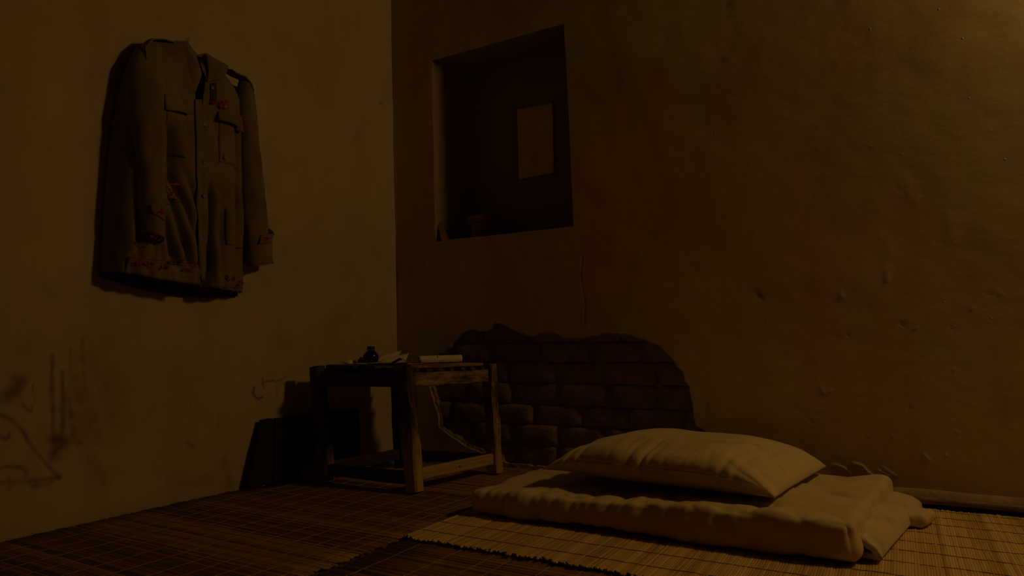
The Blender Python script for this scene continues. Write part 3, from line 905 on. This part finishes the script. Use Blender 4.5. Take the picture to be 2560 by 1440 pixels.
    from_bm('rag_body', bm, M['lining'], root)
build_papers()

# ------------------------------------------------------------------ niche contents
def build_niche_things():
    yb = 0.188
    q = [on_y(1293, 273, yb), on_y(1382.5, 256.7, yb), on_y(1386.7, 432.5, yb), on_y(1298, 448, yb)]
    def fn(u, v):
        p = q[3].lerp(q[2], u).lerp(q[0].lerp(q[1], u), v)
        e = 0.0016 * fbm(u * 3, v * 3, 2, 3, 3)
        edge = 0.0022 * nz(u * 9, v * 9, 7)
        lift = 0.007 * max(0, u - .8) / .2 * (0.5 + 0.5 * (1 - v)) + 0.002
        return Vector((p.x + edge * (u in (0, 1)), p.y - lift * 0.6 + e * .5, p.z + edge * (v in (0, 1))))
    tag(grid('paper_notice', 22, 30, fn, M['old_paper'], None, 0.0008), 'old yellowed blank sheet of paper stuck on the back of the niche', 'paper')
    # flower pot
    p = on_y(1207, 592, 0.10); p = Vector((0.418, 0.095, 0.974))
    root = empty('flower_pot', p, 'small terracotta flower pot standing in the wall niche', 'pot')
    prof = [(0.042, 0), (0.044, 0.002), (0.053, 0.062), (0.0535, 0.064), (0.061, 0.065), (0.0635, 0.068), (0.066, 0.088), (0.0645, 0.0905), (0.060, 0.0905), (0.057, 0.087), (0.050, 0.040), (0.045, 0.010)]
    k = 1.14
    v, f = lathe([(r * k * .92, z * k) for r, z in prof[:4]], 40, *p); mesh('pot_body', v, f, M['terracotta'], root)
    v, f = lathe([(r * k * .92, z * k) for r, z in prof[4:]], 40, *p); mesh('rim', v, f, M['terracotta'], root)
    # leaning sherd
    b = Vector((0.246, 0.028, 0.974))
    root = empty('pot_sherd', b, 'curved earthenware sherd leaning in the left corner of the niche', 'sherd')
    def sh(u, v):
        th = lerp(-0.8, 0.8, u); r = 0.06
        x = r * (math.cos(th) - 1) + 0.026 - 0.036 * v; y = r * math.sin(th) + 0.018
        wdt = lerp(1, 0.5, v)
        return Vector((b.x + x, b.y + (y * wdt), b.z + 0.090 * v + 0.004 * nz(u * 4, v, 2)))
    grid('sherd_wall', 14, 10, sh, M['terracotta'], root, 0.007)
build_niche_things()

# ------------------------------------------------------------------ quilt and pillow
def rounded_box(nx, ny, nz_, fn):
    """cube surface grid, fn maps (u,v,w) in [-1,1]^3"""
    idx, vs, fs = {}, [], []
    def vid(i, j, k):
        key = (i, j, k)
        if key not in idx:
            idx[key] = len(vs); vs.append(fn(-1 + 2 * i / nx, -1 + 2 * j / ny, -1 + 2 * k / nz_))
        return idx[key]
    for i in range(nx):
        for j in range(ny):
            fs.append((vid(i, j, nz_), vid(i + 1, j, nz_), vid(i + 1, j + 1, nz_), vid(i, j + 1, nz_)))
            fs.append((vid(i, j, 0), vid(i, j + 1, 0), vid(i + 1, j + 1, 0), vid(i + 1, j, 0)))
    for i in range(nx):
        for k in range(nz_):
            fs.append((vid(i, 0, k), vid(i + 1, 0, k), vid(i + 1, 0, k + 1), vid(i, 0, k + 1)))
            fs.append((vid(i, ny, k), vid(i, ny, k + 1), vid(i + 1, ny, k + 1), vid(i + 1, ny, k)))
    for j in range(ny):
        for k in range(nz_):
            fs.append((vid(0, j, k), vid(0, j, k + 1), vid(0, j + 1, k + 1), vid(0, j + 1, k)))
            fs.append((vid(nx, j, k), vid(nx, j + 1, k), vid(nx, j + 1, k + 1), vid(nx, j, k + 1)))
    return vs, fs
def slab_fn(corners, z0, tfun, r_of, wr, seed, lx, ly):
    bl, br, tr, tl = [Vector(c) for c in corners]
    def fn(u, v, w):
        t = tfun((u + 1) / 2, (v + 1) / 2)
        r = min(t * 0.5, r_of)
        # rounded box in local metres
        x, y, z = u * lx / 2, v * ly / 2, w * t / 2
        cx = min(max(x, -lx / 2 + r), lx / 2 - r); cy = min(max(y, -ly / 2 + r), ly / 2 - r); cz = min(max(z, -t / 2 + r), t / 2 - r)
        d = Vector((x - cx, y - cy, z - cz)); L = d.length
        if L > 1e-9:
            d = d / L * r
        x, y, z = cx + d.x, cy + d.y, cz + d.z
        nrm = d.normalized() if L > 1e-9 else Vector((0, 0, w))
        a, b = x / lx + .5, y / ly + .5
        p = bl.lerp(br, a).lerp(tl.lerp(tr, a), b)
        h = wr(a, b, z / t + .5, nrm)
        q = Vector((p.x, p.y, z0 + t / 2 + z)) + nrm * h
        q.z = max(q.z, z0)
        return q
    return fn
def build_quilt():
    root = empty('folded_quilt', (1.4, -0.42, 0.022), 'thick unbleached cotton quilt folded flat on the straw mat', 'quilt')
    Z = 0.0200
    def wr(a, b, c, n):
        cr = lambda x, y, z: (1 - abs(nz(x, y, z))) ** 8
        wa = 0.5 * nz(a * 5, b * 4, 20)
        h = 0.008 * fbm(a * 3.4, b * 2.2, 1, 1.6, 3)
        h -= 0.009 * cr(a * 9 + b * 1.5 + wa, b * 2.4, 14) * sstep(.5, .2, b) * lerp(1, .5, a)
        h -= 0.011 * cr(b * 5 + wa, a * 3.0 - b, 31) * sstep(.62, .75, a) * sstep(.3, .7, c)
        h -= 0.008 * cr(a * 9 + b * 7 + wa, b * 3, 17) * sstep(.3, .1, a) * sstep(.25, .6, b)
        # puckers gathered along the front edge
        front = sstep(0.40, 0.0, b) * (0.25 + 0.75 * c) * lerp(1, .45, sstep(.6, .8, a))
        h += 0.009 * front * nz(a * 22 + 2.0 * b, b * 2.2, 3) + 0.004 * front * nz(a * 60, b * 4, 6)
        # long shallow creases on the right hand top
        rt = sstep(0.62, 0.8, a) * sstep(0.0, .2, c)
        h += 0.007 * rt * nz(b * 13 + 2 * nz(a * 4, b * 3, 2), a * 2.5, 4)
        lf = sstep(0.25, 0.0, a)
        h += 0.004 * lf * nz(a * 10 + b * 8, b * 5, 9)
        # quilting seam parallel to the right end
        h += 0.0035 * sstep(.88, .97, a) * nz(b * 30, a * 6, 4) + 0.002 * sstep(.6, .8, a) * nz(a * 9, b * 40 + 3 * nz(a * 5, b * 5, 1), 7)
        # sag under the pillow
        h -= 0.026 * math.exp(-(((a - .53) / .3) ** 2 + ((b - .5) / .42) ** 2)) * sstep(.55, .75, c)
        return h
    def tf(a, b):
        t = lerp(0.068, 0.096, sstep(0.0, 0.75, a)) - 0.012 * sstep(.55, 1, b) * (1 - a)
        return t
    cor = [(0.885, -0.745), (1.897, -0.748), (1.962, -0.115), (0.885, -0.20)]
    v, f = rounded_box(170, 100, 12, slab_fn(cor, Z, tf, 0.026, wr, 1, 1.03, 0.6))
    mesh('upper_layer', v, f, M['quilt'], root)
    path = [(1.800, 0.070), (1.840, 0.080), (1.880, 0.086), (1.915, 0.084), (1.945, 0.074), (1.966, 0.056), (1.974, 0.038), (1.966, 0.026), (1.945, 0.0225), (1.900, 0.0222)]
    def loop(s, t):
        k = s * (len(path) - 1); i = min(int(k), len(path) - 2); f = k - i
        x, z = lerp(path[i][0], path[i + 1][0], f), lerp(path[i][1], path[i + 1][1], f)
        y = lerp(-0.672, -0.150, t)
        x += 0.088 * t - 0.028
        up = sstep(0.95, 0.6, s)
        wv = 0.5 * nz(s * 3, t * 5, 3)
        h = 0.008 * nz(t * 6 + wv, s * 3, 8) - 0.011 * (1 - abs(nz(t * 6 + 1.5 * s + wv, s * 1.4, 41))) ** 7
        h -= 0.010 * math.exp(-((t - 0.70 - 0.1 * s) / 0.03) ** 2)
        z = max(z * (1 - 0.10 * t) + h * up, 0.0212)
        return Vector((x + h * 0.6 * up, y - 0.015 * math.sin(s * PI) * (1 - t), z))
    o = grid('lower_layer', 40, 90, loop, M['quilt'], root)
    md = o.modifiers.new('thickness', 'SOLIDIFY'); md.thickness = 0.013; md.offset = -1
    # turned corner at the back right
    def wr3(a, b, c, n): return 0.003 * nz(a * 6, b * 8, 2)
    cor = [(1.96, -0.345), (2.035, -0.33), (2.062, -0.235), (1.98, -0.23)]
    v, f = rounded_box(18, 24, 8, slab_fn(cor, Z, lambda a, b: 0.034, 0.017, wr3, 2, 0.085, 0.12))
    mesh('turned_corner', v, f, M['quilt'], root)
build_quilt()
def build_pillow():
    root = empty('pillow', (1.42, -0.4, 0.11), 'plump stained cotton pillow lying on the folded quilt', 'pillow')
    FL, FR, BR, BL = Vector((1.055, -0.585, 0)), Vector((1.722, -0.665, 0)), Vector((1.790, -0.165, 0)), Vector((1.12, -0.10, 0))
    zc = 0.168
    def surf(u, ph):
        """u along the pillow, ph around it"""
        cs, sn = math.cos(ph), math.sin(ph)
        p_ = lerp(0.58, 1.0, abs(u) ** 6)
        v = -math.copysign(abs(cs) ** p_, cs)
        k = max(0.0, 1 - abs(u) ** (3.0 if u < 0 else 4.2)) ** 0.52
        h = (0.058 if sn > 0 else -0.064) * abs(sn) ** 0.85 * k
        pv = v * (1 - 0.05 * (1 - u * u)); pu = u * (1 - 0.05 * (1 - v * v) * abs(u) ** 3)
        p = FL.lerp(FR, (pu + 1) / 2).lerp(BL.lerp(BR, (pu + 1) / 2), (pv + 1) / 2)
        e = min(1, k * 2.5)
        g = sstep(-0.1, -0.8, v)
        cr = lambda a, b, c: (1 - abs(nz(a, b, c))) ** 7
        wp = 0.7 * nz(u * 2.2, v * 1.5, 12)
        d = (0.006 * g * nz(u * 3.5 + wp * 2, v * 1.4, 2) - 0.003 * g * cr(u * 5.5 + wp, v * 0.9, 4)) * e
        for pu_, pw_, pa_ in ((-0.16, .022, .007), (-0.04, .02, .008), (0.03, .03, .005), (-0.62, .02, .005), (-0.74, .02, .005), (0.62, .03, .006), (0.72, .02, .005)):
            d -= pa_ * math.exp(-((u - pu_ - 0.10 * (v + .8)) / pw_) ** 2) * sstep(-0.35, -0.8, v) * (sn > -.2) * e
        g2 = sstep(0.40, 0.9, u)
        d += (0.007 * g2 * nz(v * 5 + 2 * u, u * 1.5, 8) - 0.007 * g2 * cr(v * 4 + wp + 2.5 * u, u * 1.1, 3)) * e + 0.009 * sstep(-0.5, -0.9, u) * nz(v * 7, u * 2, 5) * e
        d += 0.007 * fbm(u * 1.4, v * 1.4, 6, 1, 3) * e
        z = zc + h - 0.036 * abs(u) ** 5
        z += (0.008 * math.exp(-((u + 0.35) / .3) ** 2) + 0.004 * math.exp(-((u - 0.3) / .35) ** 2)) * max(sn, 0)
        nr = Vector((0, v * 0.8, sn)).normalized() if abs(u) < 1 else Vector((0, 0, 1))
        q = Vector((p.x, p.y, z)) + nr * d * (1 if sn > -0.3 else 0.2)
        q.z = max(q.z, 0.112)
        return q
    nu, na = 120, 100
    vs = [surf(-1 + 2 * i / (nu - 1), 2 * PI * j / na) for i in range(nu) for j in range(na)]
    fs = grid_faces(na, nu, True)
    me = bpy.data.meshes.new('pillow_case'); me.from_pydata([tuple(v) for v in vs], [], fs)
    bm = bmesh.new(); bm.from_mesh(me)
    bmesh.ops.remove_doubles(bm, verts=bm.verts, dist=0.0008)
    bmesh.ops.recalc_face_normals(bm, faces=bm.faces)
    from_bm('pillow_case', bm, M['cotton'], root)
    for ph in (0.0, PI):
        v, f = tube_vf([surf(-1 + 2 * i / 60, ph) for i in range(61)], 0.0016, 6)
        mesh('seam', v, f, M['cotton'], root)
build_pillow()

# ------------------------------------------------------------------ jacket
def build_jacket():
    jm = M['jacket']
    root = empty('field_jacket', (left_x(-1.03, 1.1) + 0.01, -1.03, 0.70), 'olive drill field jacket with red embroidery hanging on the left wall', 'jacket')
    YL = [(0, -1.272), (0.25, -1.268), (0.5, -1.258), (0.75, -1.238), (0.9, -1.215), (1, -1.175)]
    YR = [(0, -0.792), (0.3, -0.800), (0.6, -0.806), (0.85, -0.806), (0.95, -0.806), (1, -0.825)]
    ZT = [(0, 1.475), (0.10, 1.515), (0.30, 1.545), (0.42, 1.548), (0.55, 1.535), (0.72, 1.515), (0.90, 1.485), (1, 1.455)]
    ZH = [(0, 0.738), (0.25, 0.722), (0.5, 0.712), (0.75, 0.706), (1, 0.706)]
    DEP = [(0, 0.105), (0.3, 0.110), (0.6, 0.110), (0.8, 0.098), (0.92, 0.078), (1, 0.040)]
    def folds(u, v):
        G = lambda x, c, w: math.exp(-((x - c) / w) ** 2)
        f = 0.011 * fbm(u * 2.6, v * 1.6, 4, 1, 3)
        wq = 0.8 * nz(u * 3, v * 3, 15)
        f -= 0.007 * (1 - abs(nz(u * 6 + wq + 1.5 * v, v * 3.2 - wq, 22))) ** 6 * sstep(.95, .75, v)
        f -= 0.005 * (1 - abs(nz(u * 11 + 4 * v, v * 6 + wq, 27))) ** 6 * sstep(.45, .2, v)
        if u < 0.52:
            g = u + 0.62 * v
            f += 0.015 * math.sin(g * 2 * PI * 9.5 + 2.2 * nz(u * 3, v * 3, 1)) * sstep(0.50, 0.30, v) * sstep(0.02, 0.1, v) * sstep(0.24, 0.32, u) * sstep(0.52, 0.46, u)
            f -= 0.050 * G(u, 0.27 + 0.30 * max(0.0, 0.62 - v), 0.055) * sstep(0.66, 0.58, v) * sstep(0.28, 0.42, v)
            f += 0.006 * math.sin(u * 60 + 4 * nz(u * 3, v * 4, 6)) * sstep(0.28, 0.10, v)
        else:
            f -= 0.060 * G(u, 0.605 + 0.03 * math.sin(v * 7), 0.030) * sstep(0.52, 0.30, v)
            f -= 0.026 * G(u, 0.70 + 0.10 * (0.4 - v), 0.035) * sstep(0.42, 0.2, v)
            f += 0.007 * math.sin((u * 6 + v * 1.3) * 2 * PI + 2 * nz(u * 3, v * 2, 9)) * sstep(0.6, 0.3, v)
            f -= 0.030 * G(u, 0.88, 0.04) * sstep(0.9, 0.7, v)
        return f
    def body(u, v, off=0.0):
        y = lerp(interp(v, YL), interp(v, YR), u); z = lerp(interp(u, ZH), interp(u, ZT), v)
        s = abs(2 * u - 1)
        pr = max(0.0, 1 - s ** (12 if u < 0.5 else 3.2)) ** 0.5
        w = 0.014 + interp(v, DEP) * pr + folds(u, v) * min(1, pr * 1.6)
        w = max(w, 0.012)
        return Vector((left_x(y, z) + w + off, y, z))
    def back(u, v):
        y = lerp(interp(v, YL), interp(v, YR), u); z = lerp(interp(u, ZH) - 0.012 - 0.016 * math.sin(u * PI), interp(u, ZT) - 0.006, v)
        return Vector((left_x(y, z) + 0.012 + 0.004 * nz(u * 5, v * 3, 2), y, z))
    grid('back_panel', 30, 40, back, M['lining'], root, 0.002)
    UO = [(0, 0.500), (0.3, 0.495), (0.62, 0.485), (0.75, 0.475), (0.88, 0.42), (1, 0.35)]
    UI = [(0, 0.585), (0.15, 0.555), (0.35, 0.515), (0.6, 0.51), (0.72, 0.525), (0.86, 0.55), (1, 0.60)]
    grid('front_panel', 60, 100, lambda s, t: body(s ** 1.5 * interp(t, UO), t), jm, root, 0.003, True)
    grid('front_panel', 46, 90, lambda s, t: body(lerp(interp(t, UI), 1.0, s), t, 0.004 * (1 - s)), jm, root, 0.003, True)
    # pixel -> (u, v) on the body
    def uv_of(px, py):
        p = on_left(px, py, 0.085)
        u, v = 0.5, 0.5
        for _ in range(8):
            q = body(u, v)
            p = on_left(px, py, q.x - left_x(q.y, q.z))
            yl, yr = interp(v, YL), interp(v, YR); u = min(max((p.y - yl) / (yr - yl), 0.0), 1.0)
            zh, zt = interp(u, ZH), interp(u, ZT); v = min(max((p.z - zh) / (zt - zh), 0.0), 1.0)
        return u, v
    def patch(name, quad, off, mat, par, nu=14, nv=12, thick=0.002, lift=None):
        (a, b, c, d) = [uv_of(*q) for q in quad]          # TL TR BR BL
        def fn(s, t):
            u = lerp(lerp(d[0], c[0], s), lerp(a[0], b[0], s), t); v = lerp(lerp(d[1], c[1], s), lerp(a[1], b[1], s), t)
            p = body(u, v, off)
            if lift: p.x += lift(s, t)
            return p
        return grid(name, nu, nv, fn, mat, par, thick, True)
    # plackets
    patch('placket', [(484, 250), (500, 250), (513, 704), (494, 700)], 0.007, jm, root, 6, 60, 0.003)
    patch('placket', [(521, 210), (537, 208), (536, 262), (520, 262)], 0.006, M['lining'], root, 5, 12, 0.002)
    # hem bands
    patch('hem_band', [(312, 642), (498, 662), (500, 712), (310, 684)], 0.004, jm, root, 40, 8, 0.003)
    patch('hem_band', [(552, 664), (616, 678), (617, 724), (548, 718)], 0.004, jm, root, 20, 8, 0.003)
    # chest pockets with flaps
    pk = patch('pocket', [(408, 262), (466, 268), (462, 395), (410, 388)], 0.004, jm, root, 16, 22, 0.003)
    patch('pocket_flap', [(406, 238), (468, 246), (468, 290), (405, 278)], 0.011, jm, pk, 16, 10, 0.003, lambda s, t: 0.010 * (1 - t) ** 2)
    pk = patch('pocket', [(545, 300), (596, 320), (590, 420), (545, 408)], 0.005, jm, root, 16, 22, 0.003)
    patch('pocket_flap', [(541, 280), (598, 297), (598, 335), (535, 303)], 0.013, jm, pk, 16, 10, 0.003, lambda s, t: 0.012 * (1 - t) ** 2)
    pk = patch('pocket', [(560, 520), (606, 528), (604, 622), (563, 612)], 0.004, jm, root, 14, 20, 0.003)
    # buttons
    for (px, py) in ((506, 313), (505, 407), (505, 492), (506, 590), (526, 222), (558, 396), (468, 125)):
        u, v = uv_of(px, py)
        p = body(u, v, 0.012)
        bm = bmesh.new()
        bmesh.ops.create_cone(bm, cap_ends=True, segments=18, radius1=0.0075, radius2=0.0060, depth=0.004, matrix=Matrix.Translation(p) @ Matrix.Rotation(PI / 2, 4, 'Y'))
        from_bm('button', bm, M['metal'], root, False)
    # collar: two leaves and a standing band behind the neck
    def leaf(quad, w0, w1, bulge, nu=16, nv=10):
        pts = [on_left(q[0], q[1], w) for q, w in zip(quad, (w0, w0, w1, w1))]
        def fn(s, t):
            p = pts[3].lerp(pts[2], s).lerp(pts[0].lerp(pts[1], s), t)
            p = p.copy(); p.x += bulge * math.sin(t * PI) * math.sin(PI * (0.15 + 0.7 * s)) + 0.003 * nz(s * 4, t * 4, w0 * 90)
            return p
        return grid('collar_leaf', nu, nv, fn, jm, root, 0.0035, True)
    leaf([(437, 103), (468, 104), (504, 186), (486, 236)], 0.055, 0.112, 0.018)
    leaf([(514, 135), (569, 166), (556, 199), (518, 205)], 0.058, 0.108, 0.016)
    leaf([(497, 158), (516, 136), (520, 204), (503, 172)], 0.040, 0.098, 0.004, 8, 10)
    nb = [on_left(462, 104, 0.03), on_left(490, 140, 0.020), on_left(516, 136, 0.03)]
    def band(s, t):
        p = nb[0].lerp(nb[1], s * 2) if s < .5 else nb[1].lerp(nb[2], s * 2 - 1)
        p = p.copy(); p.z += 0.004 - 0.05 * (1 - t); p.x += 0.004 * t; return p
    grid('collar_band', 14, 6, band, jm, root, 0.003, True)
    # sleeves
    def sleeve(path, nseg, seed, arc=24):
        n = 60
        def sec(t):
            px = interp(t, [(a[0], a[1]) for a in path]); py = interp(t, [(a[0], a[2]) for a in path]); w = interp(t, [(a[0], a[3]) for a in path])
            return on_left(px, py, w), interp(t, [(a[0], a[4]) for a in path]), interp(t, [(a[0], a[5]) for a in path])
        vs = []
        for k in range(n):
            t = k / (n - 1)
            c, ry, rw = sec(t)
            # tilt of the cuff ring
            for i in range(arc):
                an = 2 * PI * i / arc
                f = 1 + 0.16 * nz(math.cos(an) * 1.3, math.sin(an) * 1.3, t * 2.5 + seed) + 0.05 * nz(math.cos(an) * 3, math.sin(an) * 3, t * 9 + seed) - 0.12 * (1 - abs(nz(math.cos(an) * 1.4 + t * 3, math.sin(an) * 1.4, t * 5 + seed + 4))) ** 6 * sstep(.15, .4, t)
                dz = -0.03 * t * math.cos(an) * nseg
                y = c.y + ry * f * math.cos(an); z = c.z + dz
                x = max(c.x + rw * f * math.sin(an), left_x(y, z) + 0.006)
                vs.append(Vector((x, y, z)))
        o = mesh('sleeve', vs, grid_faces(arc, n, True), jm, root)
        o.data.flip_normals()
        md = o.modifiers.new('thickness', 'SOLIDIFY'); md.thickness = 0.003; md.offset = -1
        return o, sec
    sl, secl = sleeve([(0, 383, 112, 0.050, 0.020, 0.022), (0.05, 376, 128, 0.056, 0.040, 0.034), (0.15, 368, 180, 0.066, 0.058, 0.044), (0.35, 366, 290, 0.088, 0.055, 0.056), (0.6, 371, 420, 0.112, 0.047, 0.056), (0.8, 374, 510, 0.122, 0.041, 0.050), (1, 378, 594, 0.124, 0.036, 0.045)], 0.35, 3)
    sr, secr = sleeve([(0, 612, 205, 0.050, 0.018, 0.020), (0.06, 612, 232, 0.052, 0.028, 0.034), (0.2, 616, 300, 0.052, 0.036, 0.040), (0.45, 624, 420, 0.054, 0.042, 0.042), (0.7, 633, 530, 0.056, 0.046, 0.042), (0.88, 645, 615, 0.058, 0.050, 0.042), (1, 649, 662, 0.060, 0.052, 0.040)], -0.35, 9)
    # cuff tabs and cuff stitching
    def strip(name, quad, ws, par, mat, nu=10, nv=6, thick=0.003, bow=0.004):
        pts = [on_left(q[0], q[1], w) for q, w in zip(quad, ws)]
        def fn(s, t):
            p = pts[3].lerp(pts[2], s).lerp(pts[0].lerp(pts[1], s), t).copy()
            p.x += bow * math.sin(s * PI); return p
        return grid(name, nu, nv, fn, mat, par, thick, True)
    strip('cuff_tab', [(375, 511), (411, 522), (408, 551), (380, 534)], (0.166, 0.168, 0.170, 0.166), sl, jm, thick=0.004)
    strip('cuff_tab', [(652, 588), (684, 584), (676, 609), (647, 609)], (0.100, 0.078, 0.080, 0.102), sr, jm, thick=0.004)
    strip('cuff_tab', [(672, 572), (684, 584), (676, 592), (668, 584)], (0.090, 0.080, 0.078, 0.088), sr, M['lining'], thick=0.004)
    # shoulder straps
    def strap(path, width, par):
        pts = [on_left(*q) for q in path]
        n = len(pts) * 4
        def fn(s, t):
            k = s * (len(pts) - 1); i = min(int(k), len(pts) - 2)
            p = pts[i].lerp(pts[i + 1], k - i).copy()
            p.x += (t - .5) * width; p.z -= abs(t - .5) * 0.012
            return p
        return grid('shoulder_strap', n, 6, fn, jm, par, 0.004, True)
    strap([(356, 146, 0.075), (352, 118, 0.070), (372, 96, 0.062), (400, 96, 0.058), (430, 104, 0.055)], 0.048, root)
    strap([(570, 172, 0.070), (590, 184, 0.068), (606, 190, 0.066), (620, 206, 0.062), (627, 226, 0.060), (624, 238, 0.058)], 0.044, root)
    # red embroidery: clusters of raised stitches following the cloth
    rnd = random.Random(21)
    def motif(cx, cy, w, h, n, off=0.010, mat='red', par=root, fixed_w=None):
        vs, fs = [], []
        for _ in range(n):
            x, y = cx + w * rnd.uniform(-.5, .5), cy + h * rnd.uniform(-.5, .5)
            an = rnd.choice((0.2, -0.5, 0.9, 1.4, -1.1)); L = rnd.uniform(2.5, 4.5)
            a, b = (x - L * math.cos(an), y - L * math.sin(an) * .7), (x + L * math.cos(an), y + L * math.sin(an) * .7)
            pp = []
            for q in (a, ((a[0] + b[0]) / 2, (a[1] + b[1]) / 2), b):
                if fixed_w is not None: pp.append(on_left(q[0], q[1], fixed_w))
                else:
                    u, v = uv_of(*q); pp.append(body(u, v, off))
            pp[1].x += 0.0012
            vv, ff = tube_vf(pp, 0.0014, 5, len(vs)); vs += vv; fs += ff
        return mesh('embroidery', vs, fs, M[mat], par)
    motif(552, 263, 22, 20, 44, 0.014); motif(553, 268, 8, 8, 6, 0.018, 'pale_thread'); motif(526, 258, 12, 8, 8, 0.012)
    for (x, y) in ((334, 660), (366, 663), (404, 669), (462, 673)): motif(x, y, 24, 11, 14, 0.012)
    motif(602, 708, 26, 12, 18, 0.012); motif(572, 694, 22, 16, 10, 0.012, 'grey_thread'); motif(433, 655, 30, 12, 12, 0.012, 'grey_thread')
    motif(425, 485, 26, 50, 26, 0.010, 'pale_thread'); motif(428, 470, 18, 34, 12, 0.011)
    motif(612, 488, 6, 12, 8, 0.010)
    motif(403, 528, 14, 12, 14, 0.0, 'red', sl, 0.176); motif(664, 597, 16, 9, 12, 0.0, 'red', sr, 0.104)
    for x in range(376, 404, 5): motif(x, 590 + (x - 376) * .35, 6, 9, 2, 0, 'red', sl, 0.170)
    for x in range(632, 682, 6): motif(x, 664 - (x - 632) * .14, 6, 5, 2, 0, 'red', sr, 0.104 if x < 665 else 0.085)
    # running stitches above the hem
    vs, fs = [], []
    for k in range(40):
        x = 292 + k * 5.1
        for dy in (0, 6):
            pp = []
            for q in ((x, 641 + (x - 292) * .105 + dy), (x + 3, 641 + (x - 289) * .105 + dy)):
                u, v = uv_of(*q); pp.append(body(u, v, 0.0085))
            vv, ff = tube_vf(pp, 0.0009, 4, len(vs)); vs += vv; fs += ff
    mesh('hem_stitching', vs, fs, M['red'], root)
build_jacket()
